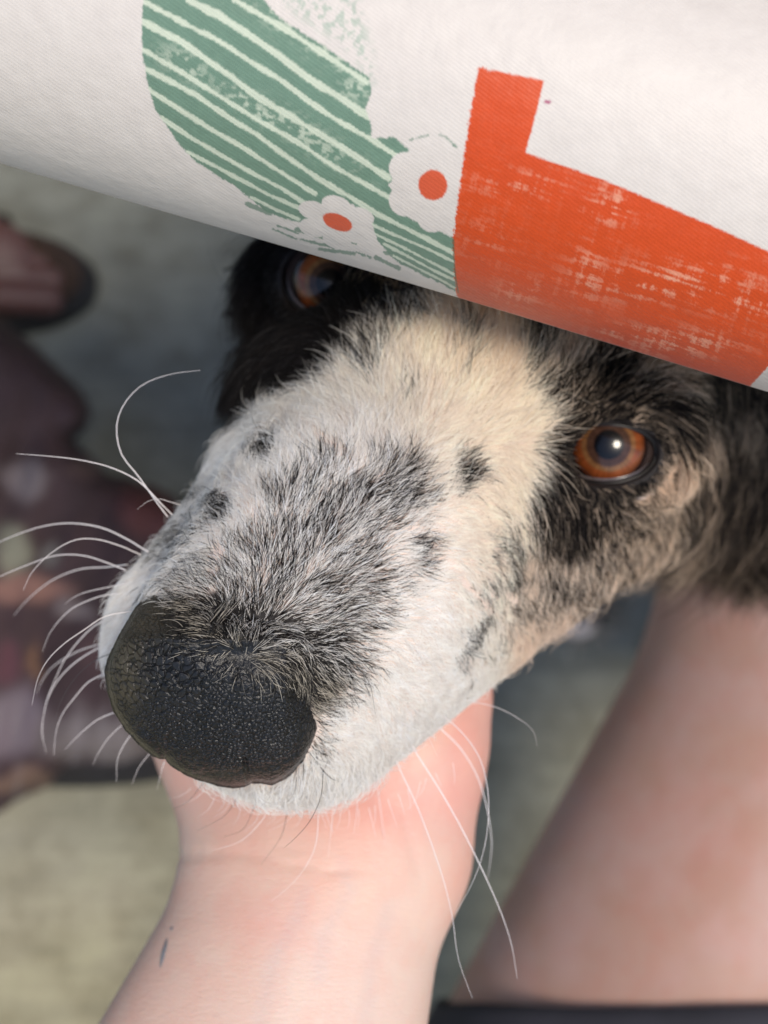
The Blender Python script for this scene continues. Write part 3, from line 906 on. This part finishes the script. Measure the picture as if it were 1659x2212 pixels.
    for pts_, d0, d1, wd, dk in WH:
        pts_ = [(pts_[0][0] * 1.8 - pts_[1][0] * 0.8, pts_[0][1] * 1.8 - pts_[1][1] * 0.8)] + list(pts_)
        n_ = len(pts_)
        cp = [CQ(x, y, d0 + (d1 - d0) * i / (n_ - 1)) for i, (x, y) in enumerate(pts_)]
        sp = spline(cp, 26)
        rd = wd * 0.000013 * (1 - 0.82 * np.linspace(0, 1, 26) ** 1.4)
        vt, ft = tube(sp, rd, 6)
        mesh_obj('whisker', to_world(vt), ft, M_wb if dk else M_ww, dog)
    # loose wisps standing off the black side of the face
    M_bk = plain('wisp_black', (0.012, 0.010, 0.010), 0.5, (), 0.3, var=0.05)
    for k in range(22):
        x = 552 - 1.2 * k + random.uniform(-8, 8); y = 545 + 16 * k + random.uniform(-10, 10)
        L_ = random.uniform(45, 85); a_ = math.radians(random.uniform(125, 165)); d_ = random.uniform(0.31, 0.33)
        ex, ey = x + L_ * math.cos(a_), y + L_ * math.sin(a_)
        sp = spline([CQ(x + 30, y - 18, d_), CQ(x, y, d_), CQ((x + ex) / 2 - 4, (y + ey) / 2 + random.uniform(-6, 10), d_), CQ(ex, ey, d_)], 12)
        vt, ft = tube(sp, random.uniform(0.0006, 0.0013) * (1 - 0.85 * np.linspace(0, 1, 12)), 5)
        mesh_obj('hair_wisp', to_world(vt), ft, M_bk, dog)
    # short chin bristles
    for k in range(26):
        x = 420 + 22 * k + random.uniform(-9, 9)
        y = 1705 + 45 * math.sin((x - 420) / 580 * math.pi) - (x > 800) * (x - 800) * 0.35
        L_ = random.uniform(35, 75); a_ = math.radians(random.uniform(95, 150) if x < 650 else random.uniform(60, 110))
        d_ = 0.247
        sp = spline([CQ(x, y, d_), CQ(x + 0.5 * L_ * math.cos(a_), y + 0.55 * L_ * math.sin(a_), d_), CQ(x + L_ * math.cos(a_) * 1.1 - 6, y + 0.9 * L_ * math.sin(a_), d_)], 10)
        vt, ft = tube(sp, 0.000045 * (1 - 0.8 * np.linspace(0, 1, 10)), 5)
        mesh_obj('whisker', to_world(vt), ft, M_ww, dog)
    return dog


def fac_here(n, p):
    v = -p / np.linalg.norm(p, axis=1, keepdims=True); return (n * v).sum(1)


build_dog()

# ------------------------------------------------------------------ the printed cloth
PHI = math.atan2(230, 768)
E1 = np.array([math.cos(PHI), -math.sin(PHI), 0]); E2 = np.array([math.sin(PHI), math.cos(PHI), 0]); E3 = np.array([0, 0, 1.0])
LINES = [
    ([(506, 0), (605, 56), (704, 119), (793, 179)], 7), ([(407, 0), (473, 33), (539, 76), (605, 122), (671, 172), (737, 212), (800, 255)], 9),
    ([(300, -3), (317, 7), (407, 55), (473, 88), (539, 132), (605, 172), (671, 222), (737, 265), (803, 301), (873, 348)], 6.5),
    ([(300, 42), (307, 46), (390, 89), (466, 142), (555, 208), (638, 258), (737, 317), (840, 385)], 8),
    ([(300, 102), (390, 155), (433, 182), (486, 215), (555, 258), (638, 304), (723, 361), (870, 443)], 6),
    ([(300, 141), (367, 175), (423, 205), (489, 251), (555, 291), (603, 327), (689, 387), (757, 426), (818, 464), (904, 507), (982, 548)], 6.5),
    ([(315, 190), (390, 238), (459, 281), (528, 320), (603, 370), (680, 418)], 6), ([(350, 255), (413, 298), (463, 327), (538, 370), (603, 404), (668, 445)], 5.5),
    ([(405, 328), (461, 357), (525, 391), (581, 421), (645, 449)], 5), ([(542, 426), (594, 452), (645, 474)], 4),
    ([(805, 487), (873, 516), (925, 538), (985, 568)], 4), ([(805, 503), (878, 538), (925, 563), (985, 595)], 3.5),
    ([(830, 527), (891, 559), (938, 585), (990, 609)], 3.5), ([(850, 553), (904, 580), (947, 602), (990, 626)], 3),
]
P_GREEN = [(314, -60), (306, 50), (307, 110), (318, 180), (335, 235), (357, 270), (385, 310), (418, 345), (461, 374), (510, 404), (545, 432), (575, 458),
           (620, 474), (655, 482), (700, 455), (760, 440), (800, 470), (815, 520), (850, 560), (900, 588), (950, 612), (992, 634), (992, 520), (950, 500), (880, 470), (840, 400),
           (872, 350), (882, 322), (850, 296), (828, 298), (803, 298), (801, 262), (790, 235), (802, 200), (800, 168), (700, 100), (600, 36), (520, -60)]
DASH = [((534, 440), (585, 462), 5), ((641, 496), (698, 512), 5), ((600, 487), (645, 505), 2.2), ((650, 517), (722, 535), 2.5), ((690, 538), (765, 548), 3.5),
        ((740, 520), (770, 527), 2.5), ((812, 556), (862, 580), 4), ((830, 545), (846, 553), 3), ((590, 495), (640, 516), 1.8), ((770, 545), (800, 556), 2.5), ((700, 527), (722, 532), 2), ((948, 290), (966, 298), 1.6), ((966, 298), (986, 318), 2.2), ((884, 303), (925, 292), 1.5)]
P_ORANGE = [(1035, 146), (1175, 174), (1158, 245), (1135, 330), (1210, 356), (1300, 387), (1450, 450), (1560, 497), (1760, 590), (1760, 700), (1659, 792), (1622, 832), (1600, 900), (1000, 700),
            (985, 628), (979, 560), (980, 500), (989, 430), (1003, 330), (1018, 230)]


def lobes(u, v, dist, r, a0):
    d = np.sqrt(u * u + v * v) - dist * 0.62
    for k in range(6):
        a = math.radians(a0 + 60 * k)
        d = np.minimum(d, np.sqrt((u - dist * math.cos(a)) ** 2 + (v - dist * math.sin(a)) ** 2) - r)
    return d


def print_colour(qx, qy):
    n = len(qx)
    fabric = np.array([0.60, 0.545, 0.49]); fabric = np.tile(fabric, (n, 1))
    col = fabric.copy()
    e = 5.0 * (fbm2(qx / 7, qy / 7, 5, 3) - 0.5) + 3 * (vn2(qx / 2.2, qy / 2.2, 8) - 0.5)
    green = np.array([0.125, 0.205, 0.145]); pale = np.array([0.50, 0.545, 0.42])
    g = sd_poly(qx, qy, P_GREEN) + e
    inside = sstep(1.5, -1.5, g)
    fibre = vn2((qx * 0.85 + qy * 0.52) / 14, (qy * 0.85 - qx * 0.52) / 2.5, 12)
    worn = fbm2(qx / 13, qy / 9, 77, 4)
    dry = np.zeros(n)
    for x, y, rx, ry, a in ((650, 285, 130, 26, 32), (400, 140, 60, 26, 32), (560, 240, 120, 20, 32), (770, 190, 40, 26, 0), (720, 110, 110, 34, 35), (640, 60, 90, 30, 35), (520, 205, 50, 14, 30)):
        c, s = math.cos(math.radians(a)), math.sin(math.radians(a))
        u = ((qx - x) * c + (qy - y) * s) / rx; v = (-(qx - x) * s + (qy - y) * c) / ry
        dry = np.maximum(dry, np.exp(-(u * u + v * v)))
    gc = mixc(np.tile(green, (n, 1)), green * 1.25, 0.6 * fibre)
    gc = mixc(gc, pale, dry * sstep(0.50, 0.62, worn + 0.10 * (vn2(qx / 3, qy / 3, 4) - 0.5)) * 0.75)
    pl = np.zeros(n)
    for pts, w in LINES:
        d = d_line(qx, qy, pts) - w * (0.85 + 0.5 * (vn2(qx / 30, qy / 30, 17) - 0.5)) + 0.55 * e
        pl = np.maximum(pl, sstep(1.2, -1.2, d))
    gc = mixc(gc, pale * 1.02, pl)
    col = mixc(col, gc, inside)
    # faint veil of dry green to the upper right of the leaf
    veil = sstep(20, -20, sd_poly(qx, qy, [(560, -60), (640, 30), (760, 110), (806, 180), (802, 110), (785, 40), (760, -60)])) * sstep(0.42, 0.62, fbm2(qx / 9, qy / 9, 91, 3))
    col = mixc(col, green * 1.6, 0.5 * veil)
    for a, b, w in DASH:
        d = d_line(qx, qy, [a, b]) - w + 0.8 * e
        col = mixc(col, green, 0.85 * sstep(1.2, -1.2, d))
    # daisies
    d1 = lobes(qx - 935, qy - 398, 69, 35, 30) + 0.3 * e
    a = math.radians(14); u = (qx - 727) * math.cos(a) + (qy - 480) * math.sin(a); v = (-(qx - 727) * math.sin(a) + (qy - 480) * math.cos(a)) / 0.62
    d2 = lobes(u, v, 59, 32, 20) + 0.3 * e
    petals = np.maximum(sstep(1.2, -1.2, d1), sstep(1.2, -1.2, d2))
    col = mixc(col, fabric, petals)
    orange = np.array([0.54, 0.056, 0.004])
    c1 = np.sqrt(((qx - 935) / 31) ** 2 + ((qy - 400) / 33) ** 2) - 1
    a = math.radians(22); u = (qx - 729) * math.cos(a) + (qy - 480) * math.sin(a); v = -(qx - 729) * math.sin(a) + (qy - 480) * math.cos(a)
    c2 = np.sqrt((u / 34) ** 2 + (v / 17) ** 2) - 1
    dots = np.maximum(sstep(0.05, -0.05, c1 + 0.02 * e), sstep(0.07, -0.07, c2 + 0.02 * e))
    col = mixc(col, orange * 1.02, dots * 0.95)
    # orange block with a dry-brushed weave
    od = sd_poly(qx, qy, P_ORANGE) + np.where(qx < 1060, 1.6 * e, 0.5 * e)
    om = sstep(1.6, -1.6, od)
    X = qx * math.cos(0.3) + qy * math.sin(0.3); Y = -qx * math.sin(0.3) + qy * math.cos(0.3)
    br = fbm2(X / 70, Y / 7, 44, 3) * 0.62 + 0.38 * fbm2(X / 9, Y / 60, 49, 3)
    zone = np.zeros(n)
    for x, y, rx, ry, s in ((1120, 400, 90, 30, .8), (1320, 440, 50, 50, .95), (1450, 610, 190, 40, 1.0), (1620, 650, 90, 30, 1.0), (1270, 590, 40, 60, .8), (1480, 740, 120, 30, .8),
                            (1130, 630, 60, 30, .5), (1370, 720, 90, 20, .7), (1050, 520, 60, 50, .35)):
        zone = np.maximum(zone, s * np.exp(-(((qx - x) / rx) ** 2 + ((qy - y) / ry) ** 2)))
    grain = vn2(qx / 2.4, qy / 2.4, 33)
    dryo = np.clip(sstep(0.50, 0.68, br + 0.16 * (grain - 0.5)) * (0.9 * zone + 0.03), 0, 1)
    oc = mixc(np.tile(orange, (n, 1)), np.array([0.74, 0.42, 0.28]), 0.72 * dryo)
    oc = oc * (0.93 + 0.14 * grain)[:, None]
    col = mixc(col, oc, om)
    # thin dark line where green and orange overlap
    ln = d_line(qx, qy, [(979, 518), (981, 560), (984, 600), (990, 632)])
    col = mixc(col, np.array([0.09, 0.08, 0.03]), 0.8 * sstep(2.5, 0.8, ln + 0.5 * e))
    # small crimson fleck
    fk = np.sqrt(((qx - 1183) / 8) ** 2 + ((qy - 220) / 4.5) ** 2) - 1
    col = mixc(col, np.array([0.30, 0.02, 0.10]), 0.85 * sstep(0.25, -0.25, fk))
    return col


def build_cloth():
    Rr, dc = 0.0350, 0.2235
    S0 = C(384, 275, dc)                                       # a point of the lower contour, mid frame
    cen = S0 + E2 * Rr
    ts = np.unique(np.round(np.concatenate([np.linspace(-0.17, -0.082, 30), np.arange(-0.082, 0.082, 0.00017), np.linspace(0.082, 0.18, 30)]), 6))
    # profile in (e2, e3): underside, front roll, top sheet falling gently away
    prof = []
    TH = math.radians(118)
    for s in np.linspace(0.17, 0.0, 40, endpoint=False): prof.append((s, -0.026 - 0.10 * s))
    for a in np.linspace(math.radians(-90), 0, 40, endpoint=False): prof.append((-Rr * math.cos(a), 0.026 * math.sin(a)))
    for a in np.linspace(0, TH, 300, endpoint=False): prof.append((-Rr * math.cos(a), Rr * math.sin(a)))
    x0, z0 = -Rr * math.cos(TH), Rr * math.sin(TH); dx, dz = math.sin(TH), math.cos(TH)
    for s in np.concatenate([np.arange(0, 0.040, 0.0002), np.linspace(0.04, 0.16, 30)]): prof.append((x0 + dx * s, z0 + dz * s))
    prof = np.array(prof); m = len(prof)
    n = len(ts)
    T_, I_ = np.meshgrid(ts, np.arange(m), indexing='ij')
    a = prof[I_.ravel(), 0]; b = prof[I_.ravel(), 1]; tt = T_.ravel()
    wob = 0.0012 * np.sin(tt * 38 + 1.0) + 0.0018 * (vn2(tt * 14, a * 9, 61) - 0.5)
    P = cen + tt[:, None] * E1 + (a)[:, None] * E2 + (b + wob)[:, None] * E3
    qx, qy = proj_q(P)
    col = print_colour(qx, qy)
    hid = I_.ravel() < 78
    col[hid] = (0.60, 0.545, 0.49)
    idx = np.arange(n * m).reshape(n, m)
    fs = np.stack([idx[:-1, :-1].ravel(), idx[:-1, 1:].ravel(), idx[1:, 1:].ravel(), idx[1:, :-1].ravel()], 1)[:, ::-1]
    mt, t, p = mat_new('printed_twill')
    v = objvec(t)
    n1 = noise(t, 220, 4, 0.6, v)
    c = mixn(t, 'MULTIPLY', 1.0, attr(t), ramp(t, n1.outputs[0], [(0.3, (0.955, 0.95, 0.95)), (0.7, (1.02, 1.02, 1.02))]).outputs[0])
    t.links.new(c, p.inputs['Base Color']); p.inputs['Roughness'].default_value = 0.50
    p.inputs['Specular IOR Level'].default_value = 0.35; p.inputs['Sheen Weight'].default_value = 0.1
    b_ = bump(t, p, noise(t, 260, 3, 0.5, objvec(t, (1, 1, 1))).outputs[0], 0.35, 0.0007)
    wv = N(t, 'ShaderNodeTexWave', wave_type='BANDS', bands_direction='DIAGONAL'); wv.inputs['Scale'].default_value = 700; wv.inputs['Distortion'].default_value = 1.2
    wv.inputs['Detail'].default_value = 2
    t.links.new(v, wv.inputs['Vector']); bump(t, p, wv.outputs['Fac'], 0.2, 0.00008, b_)
    o = mesh_obj('printed_cloth', to_world(P), fs, mt, None, col, loc=tuple(to_world(cen)))
    tag(o, 'white cloth printed with green stripes, daisies and an orange block over the dog\'s brow', 'cloth')


build_cloth()

# ------------------------------------------------------------------ the photographer: hand, forearm, thigh
ARM = [
    (cone(C(140, 1180, 0.262), 0.0235, C(290, 862, 0.2840), 0.0176), 0.010),
    (cone(C(290, 1180, 0.262), 0.0235, C(366, 850, 0.2840), 0.0182), 0.022),
    (cone(C(215, 1180, 0.262), 0.0250, C(325, 860, 0.2840), 0.0180), 0.012),
    (cone(C(262, 850, 0.2860), 0.0150, C(222, 715, 0.3000), 0.0160), 0.012),       # heel of the hand, little-finger side
    (cone(C(398, 850, 0.2860), 0.0150, C(402, 750, 0.2880), 0.0175), 0.012),       # ball of the thumb
    (ellip(C(325, 720, 0.3050), (0.036, 0.036, 0.0135)), 0.014),                   # palm
]
for i in range(4):                                                                 # fingers under the jaw
    bx = 240 + 52 * i; dd = 0.004 * abs(i - 1.5)
    ARM += [(cone(C(bx, 668, 0.316), 0.0092, C(bx + 38, 596, 0.330 - dd), 0.0082), 0.005),
            (cone(C(bx + 38, 596, 0.330 - dd), 0.0082, C(bx + 72, 545, 0.332 - 2 * dd), 0.0074), 0.002),
            (cone(C(bx + 72, 545, 0.332 - 2 * dd), 0.0074, C(bx + 98 + 3 * i, 508 + 8 * (i == 3), 0.322 - 2 * dd), 0.0066), 0.002)]
ARM += [(cone(C(404, 748, 0.2885), 0.0165, C(426, 690, 0.2930), 0.0138), 0.008),
        (cone(C(426, 690, 0.2930), 0.0132, C(446, 630, 0.3010), 0.0105), 0.004),
        (cone(C(446, 630, 0.3010), 0.0105, C(474, 585, 0.3080), 0.0085), 0.002)]


def arm_sdf(p):
    f = None
    for s, k in ARM:
        v = s(p); f = v if f is None else smin(f, v, k)
    # shallow creases at the wrist and a slight tendon ridge
    d = -p[:, 2]; px = p[:, 0] * F / d + W / 2; py = H / 2 - p[:, 1] * F / d
    cr = np.exp(-((py - 862 - 0.06 * (px - 260) + 4 * np.sin(px / 30)) / 2.6) ** 2) * sstep(400, 330, px) + 0.7 * np.exp(-((py - 850 + 0.03 * (px - 260)) / 2.2) ** 2) * sstep(330, 270, px)
    cr += 0.6 * np.exp(-((px - 408 - 0.25 * (py - 830)) / 5) ** 2) * sstep(790, 830, py) * sstep(905, 860, py)
    f = f + np.where(np.abs(f) < 0.004, 0.00038 * cr, 0)
    return f


LEG_A, LEG_B = C(560, 1280, 0.505), C(842, 640, 0.545)


def leg_sdf(p):
    f = cone(LEG_A, 0.088, LEG_B, 0.070)(p)
    knee = LEG_B
    foot = dw(0.30, 0.33, 0.03)
    f = smin(f, ellip(knee + np.array([0.0, 0.006, 0.004]), (0.072, 0.070, 0.068))(p), 0.02)
    f = smin(f, cone(knee, 0.058, foot + (knee - foot) * 0.55, 0.052)(p), 0.03)
    f = smin(f, cone(foot + (knee - foot) * 0.55, 0.050, foot, 0.034)(p), 0.03)
    return f


def build_person():
    base = np.array([0.10, -0.05, 0.0])
    per = thing('person', 'bare hand cupping the dog\'s chin and bare thigh in black shorts', 'person', base)
    V1, Q1 = mesh_sdf(arm_sdf, axis(-0.095, 0.045, 0.0010), axis(-0.175, 0.020, 0.0010), axis(-0.345, -0.225, 0.0011))
    V2, Q2 = mesh_sdf(leg_sdf, axis(-0.05, 0.42, 0.005), axis(-0.45, 0.12, 0.005), axis(-1.05, -0.38, 0.006))
    q1x, q1y = proj_q(V1)
    base_c = np.array([0.655, 0.455, 0.365]); redc = np.array([0.66, 0.30, 0.245]); bluec = np.array([0.50, 0.42, 0.40]); pale = np.array([0.66, 0.49, 0.41])
    c1 = np.tile(base_c, (len(V1), 1))
    c1 = mixc(c1, pale, 0.7 * sstep(1880, 2050, q1y) * sstep(520, 640, q1x))
    c1 = mixc(c1, redc, np.clip(0.45 * np.exp(-(((q1x - 820) / 170) ** 2 + ((q1y - 1760) / 90) ** 2)) + 0.35 * sstep(1850, 1700, q1y), 0, 1) + 0.35 * sstep(930, 1000, q1x))
    c1 = mixc(c1, redc, 0.35 * np.exp(-(((q1x - 600) / 90) ** 2 + ((q1y - 1990) / 60) ** 2)))
    for pts in ([(560, 2212), (590, 2080), (640, 1990), (660, 1920)], [(740, 1860), (755, 1930), (700, 2020), (690, 2110)], [(790, 2212), (800, 2090), (840, 1960)]):
        c1 = mixc(c1, bluec, 0.24 * sstep(30, 0, d_line(q1x, q1y, pts) + 10 * (fbm2(q1x / 30, q1y / 30, 8) - 0.5)))
    c2 = np.tile(np.array([0.41, 0.24, 0.185]), (len(V2), 1))  # thigh coloured darker than the arm to stand in for its shade
    nn = fbm2(V2[:, 0] * 60, V2[:, 1] * 60, 13)
    c2 = mixc(c2, np.array([0.44, 0.27, 0.225]), sstep(0.35, 0.65, nn))
    V = np.vstack([V1, V2]); Qd = np.vstack([Q1, Q2 + len(V1)])
    M_sk = skin_human('skin', 1.0, 0.00034)
    mesh_obj('body', to_world(V), Qd, M_sk, per, np.vstack([c1, c2]))
    # shorts: a sleeve of black cloth round the thigh, hem seen at the bottom
    ax_ = unit(LEG_B - LEG_A)
    u = unit(np.cross(ax_, (0, 0, 1))); w = np.cross(ax_, u)
    nseg, nl = 96, 40
    vs = []
    for layer, off in ((0, 0.0045), (1, 0.0022)):
        for j in range(nl):
            for k in range(nseg):
                a = 2 * math.pi * k / nseg
                dirr = math.cos(a) * u + math.sin(a) * w
                # hem length differs round the leg: cut level across the picture
                kk = (1003 + 9 * math.cos(a + 1.0) - H / 2) / F
                r0 = 0.090
                hem = (-(LEG_A[1] + dirr[1] * r0) - kk * -(LEG_A[2] + dirr[2] * r0)) / (ax_[1] - kk * ax_[2])
                hem = min(max(hem, -0.05), 0.16)
                s = -0.10 + (hem + 0.10) * j / (nl - 1)
                r = 0.088 + (0.070 - 0.088) * s / np.linalg.norm(LEG_B - LEG_A)
                fold = 0.0012 * math.sin(7 * a + 9 * s) + 0.0010 * math.sin(3 * a + 40 * s)
                vs.append(LEG_A + ax_ * s + dirr * (r + off + max(fold, -0.001) * (1 - layer)))
    fs = []
    for layer in (0, 1):
        o = layer * nl * nseg
        for j in range(nl - 1):
            for k in range(nseg):
                l = (k + 1) % nseg
                q_ = (o + j * nseg + k, o + j * nseg + l, o + (j + 1) * nseg + l, o + (j + 1) * nseg + k)
                fs.append(q_ if layer == 0 else q_[::-1])
    for k in range(nseg):
        l = (k + 1) % nseg; e = (nl - 1) * nseg; o = nl * nseg
        fs.append((e + k, e + l, o + e + l, o + e + k))
    sh = mesh_obj('shorts', to_world(np.array(vs)), np.array(fs), plain('black_jersey', (0.018, 0.017, 0.024), 0.85, ((700, 0.4, 0.0004),)), per)
    # small ink stroke and dot on the forearm
    ink = plain('tattoo_ink', (0.17, 0.18, 0.20), 0.5, (), 0.4, var=0.5)
    for pts, r in (([(363, 2028), (358, 2050), (352, 2075), (347, 2096)], 0.00062), ([(373, 2003), (371, 2011)], 0.00045)):
        path = []
        for x, y in spline([(a, b) for a, b in pts], 12):
            lo, hi = 0.20, 0.30
            for _ in range(40):
                mid = (lo + hi) / 2
                if arm_sdf(CQ(x, y, mid)[None].astype(np.float32))[0] > 0: lo = mid
                else: hi = mid
            path.append(CQ(x, y, hi + 0.00045 * (r / 0.00062)))
        vt, ft = tube(path, r * np.sin(np.linspace(0.5, math.pi - 0.35, 12)), 10)
        mesh_obj('tattoo', to_world(vt), ft, ink, per)


build_person()


# ------------------------------------------------------------------ the second person at the left edge
def inflate(poly, d0, rpx, thick_f, thick_b, fold=0.0):
    def f(p):
        d = -p[:, 2]; k = F / np.maximum(d, 1e-3)
        px = p[:, 0] * k + W / 2; py = H / 2 - p[:, 1] * k
        s = -sd_poly(px, py, poly)
        t = np.clip(s / rpx, 0, 1); prof = np.sqrt(np.maximum(1 - (1 - t) ** 2, 0))
        fo = fold * (fbm2(px / 26 + 0.3 * py / 26, py / 60, 15, 3) - 0.5) * prof
        g = np.maximum(d0 - thick_f * prof + fo - d, d - d0 - thick_b * prof)
        return np.where(s > 0, g, np.maximum(g, -s * d0 / F)) * 0.7
    return f


def build_bystander():
    gp = to_world(C(40, 560, 0.98))
    per = thing('person', 'person at the left edge in dark plum floral clothing and dark sandals on the concrete', 'person', (gp[0], gp[1], 0))
    poly = [(x * Q, y * Q) for x, y in [(-300, 560), (0, 690), (60, 740), (120, 800), (172, 845), (192, 885), (180, 925), (150, 945), (190, 985), (240, 1035),
                                        (330, 1050), (420, 1110), (450, 1300), (400, 1560), (330, 1640), (250, 1652), (150, 1650), (105, 1695), (40, 1722), (-20, 1765), (-300, 1800)]]
    f = inflate(poly, 0.90, 26, 0.05, 0.06, 0.022)
    V, Qd = mesh_sdf(f, axis(-0.48, -0.10, 0.005), axis(-0.28, 0.22, 0.005), axis(-1.0, -0.80, 0.005))
    qx, qy = proj_q(V)
    m = attr_mat('floral_fabric', 0.85, ((45, 0.5, 0.006), (400, 0.3, 0.0006)))
    ux = qx + 60 * (fbm2(qx / 70, qy / 70, 51) - 0.5); uy = qy + 60 * (fbm2(qx / 70, qy / 70, 52) - 0.5)
    cl = mixc(np.tile(np.array([0.022, 0.010, 0.010]), (len(V), 1)), np.array([0.055, 0.028, 0.030]), fbm2(qx / 60, qy / 60, 53))
    for x, y, rx, ry, cc_ in ((20, 1190, 45, 70, (0.20, 0.19, 0.135)), (60, 1275, 110, 26, (0.21, 0.105, 0.08)), (160, 1320, 50, 26, (0.16, 0.125, 0.12)),
                              (50, 1040, 60, 40, (0.15, 0.12, 0.12)), (190, 1010, 50, 24, (0.10, 0.06, 0.055)), (120, 1200, 30, 26, (0.11, 0.10, 0.09)),
                              (75, 1430, 12, 60, (0.17, 0.085, 0.045)), (15, 1430, 30, 50, (0.085, 0.028, 0.036)), (30, 1560, 60, 80, (0.15, 0.115, 0.13)),
                              (160, 1590, 90, 60, (0.13, 0.105, 0.10)), (270, 1600, 70, 50, (0.16, 0.13, 0.12)), (320, 1110, 70, 60, (0.09, 0.026, 0.022)),
                              (230, 1410, 60, 60, (0.07, 0.035, 0.035)), (40, 1690, 90, 26, (0.13, 0.075, 0.05)), (130, 860, 40, 20, (0.05, 0.025, 0.025))):
        cl = mixc(cl, np.array(cc_), 0.9 * sstep(1.25, 0.55, np.sqrt(((ux - x) / rx) ** 2 + ((uy - y) / ry) ** 2)))
    st_ = sstep(0.5, 0.75, vn2(qx / 12, qy / 140, 58)) * sstep(1480, 1560, qy)
    cl = mixc(cl, np.array([0.20, 0.17, 0.17]), 0.5 * st_)
    mesh_obj('clothing', to_world(V), Qd, m, per, cl)
    # foot at the upper left, toes to the right
    toe = C(50, 262, 0.955)
    def ft(x, y, z): return to_cam((x, y, z))
    w0 = to_world(C(38, 192, 0.965))
    fx, fy = w0[0], w0[1]
    sh = [(cone(ft(fx - 0.20, fy + 0.030, 0.075), 0.034, ft(fx - 0.09, fy + 0.012, 0.050), 0.027), 0.02), (ellip(ft(fx - 0.07, fy + 0.004, 0.036), (0.045, 0.036, 0.02)), 0.02),
          (cone(ft(fx - 0.20, fy + 0.03, 0.07), 0.032, ft(fx - 0.22, fy + 0.10, 0.30), 0.045), 0.02)]
    for k, (dx, dy, r) in enumerate(((0.0, -0.030, 0.0125), (0.002, -0.010, 0.0100), (-0.003, 0.007, 0.0092), (-0.010, 0.022, 0.0085), (-0.022, 0.036, 0.0080))):
        sh.append((cone(ft(fx - 0.05, fy + dy, 0.034), r, ft(fx + dx - 0.012, fy + dy, 0.029), r), 0.004))

    def foot(p_):
        f_ = None
        for s, k in sh:
            vv = s(p_); f_ = vv if f_ is None else smin(f_, vv, k)
        return f_
    c0 = to_cam((fx, fy, 0.05))
    V, Qd = mesh_sdf(foot, axis(c0[0] - 0.30, c0[0] + 0.04, 0.003), axis(c0[1] - 0.08, c0[1] + 0.30, 0.003), axis(-1.05, -0.62, 0.003))
    mesh_obj('body', to_world(V), Qd, bpy.data.materials['skin'], per, np.tile(np.array([0.10, 0.048, 0.044]), (len(V), 1)))
    dk = plain('sandal_leather', (0.012, 0.011, 0.012), 0.7, ((300, 0.4, 0.0005),)); br = plain('sandal_footbed', (0.035, 0.018, 0.011), 0.75, ((300, 0.4, 0.0005),))

    def sandal(cx, cy, ang, bare, L=0.25, wd=0.048):
        def outline(sc, z):
            o = []
            for k in range(40):
                a = 2 * math.pi * k / 40
                x = math.cos(a) * L / 2 * sc; y = math.sin(a) * wd * sc * (1.0 + 0.18 * math.cos(a))
                o.append((cx + x * math.cos(ang) - y * math.sin(ang), cy + x * math.sin(ang) + y * math.cos(ang), z))
            return o
        vs = outline(1.0, 0.001) + outline(1.02, 0.012) + outline(0.99, 0.020)
        fs = [(r * 40 + k, r * 40 + (k + 1) % 40, (r + 1) * 40 + (k + 1) % 40, (r + 1) * 40 + k) for r in range(2) for k in range(40)]
        fs += [tuple(range(80, 120)), tuple(range(39, -1, -1))]
        so = mesh_obj('sandal_sole', np.array(vs), fs, dk, per, smooth=False)
        vs = outline(0.93, 0.0205) + outline(0.93, 0.024)
        fs = [(k, (k + 1) % 40, 40 + (k + 1) % 40, 40 + k) for k in range(40)] + [tuple(range(40, 80))]
        mesh_obj('footbed', np.array(vs), fs, br if bare else dk, so, smooth=False)

        def strap(at, half, hgt, wid):
            path = []
            for k in range(17):
                a = math.pi * k / 16
                x = at; y = half * math.cos(a); z = 0.018 + hgt * math.sin(a) ** 0.7
                path.append((cx + x * math.cos(ang) - y * math.sin(ang), cy + x * math.sin(ang) + y * math.cos(ang), z))
            vs, fs = [], []
            dx_, dy_ = math.cos(ang) * wid, math.sin(ang) * wid
            for x, y, z in path:
                for sx in (-1, 1):
                    for zz in (0, 0.003): vs.append((x + sx * dx_, y + sx * dy_, z + zz))
            for k in range(16):
                a = 4 * k; b = 4 * (k + 1)
                fs += [(a + 1, a + 3, b + 3, b + 1), (a, b, b + 2, a + 2), (a, a + 1, b + 1, b), (a + 2, b + 2, b + 3, a + 3)]
            mesh_obj('strap', np.array(vs), fs, dk, per)
        if not bare: return
        strap(L * 0.10, wd * 1.02, 0.040, 0.026)
        strap(-L * 0.28, wd * 0.9, 0.075, 0.014)
    sandal(fx - 0.105, fy + 0.004, math.radians(-4), True)
    w1 = to_world(C(118, 745, 0.965)); w1[2] = 0
    # the other sandal peeps out below the hem
    g = to_world(C(120, 765, 1.0)); k_ = 0.9 / (0.9 - g[2]); gg = CAM + (g - CAM) * k_
    sandal(gg[0] + 0.01, gg[1] + 0.034, math.radians(12), False)


build_bystander()
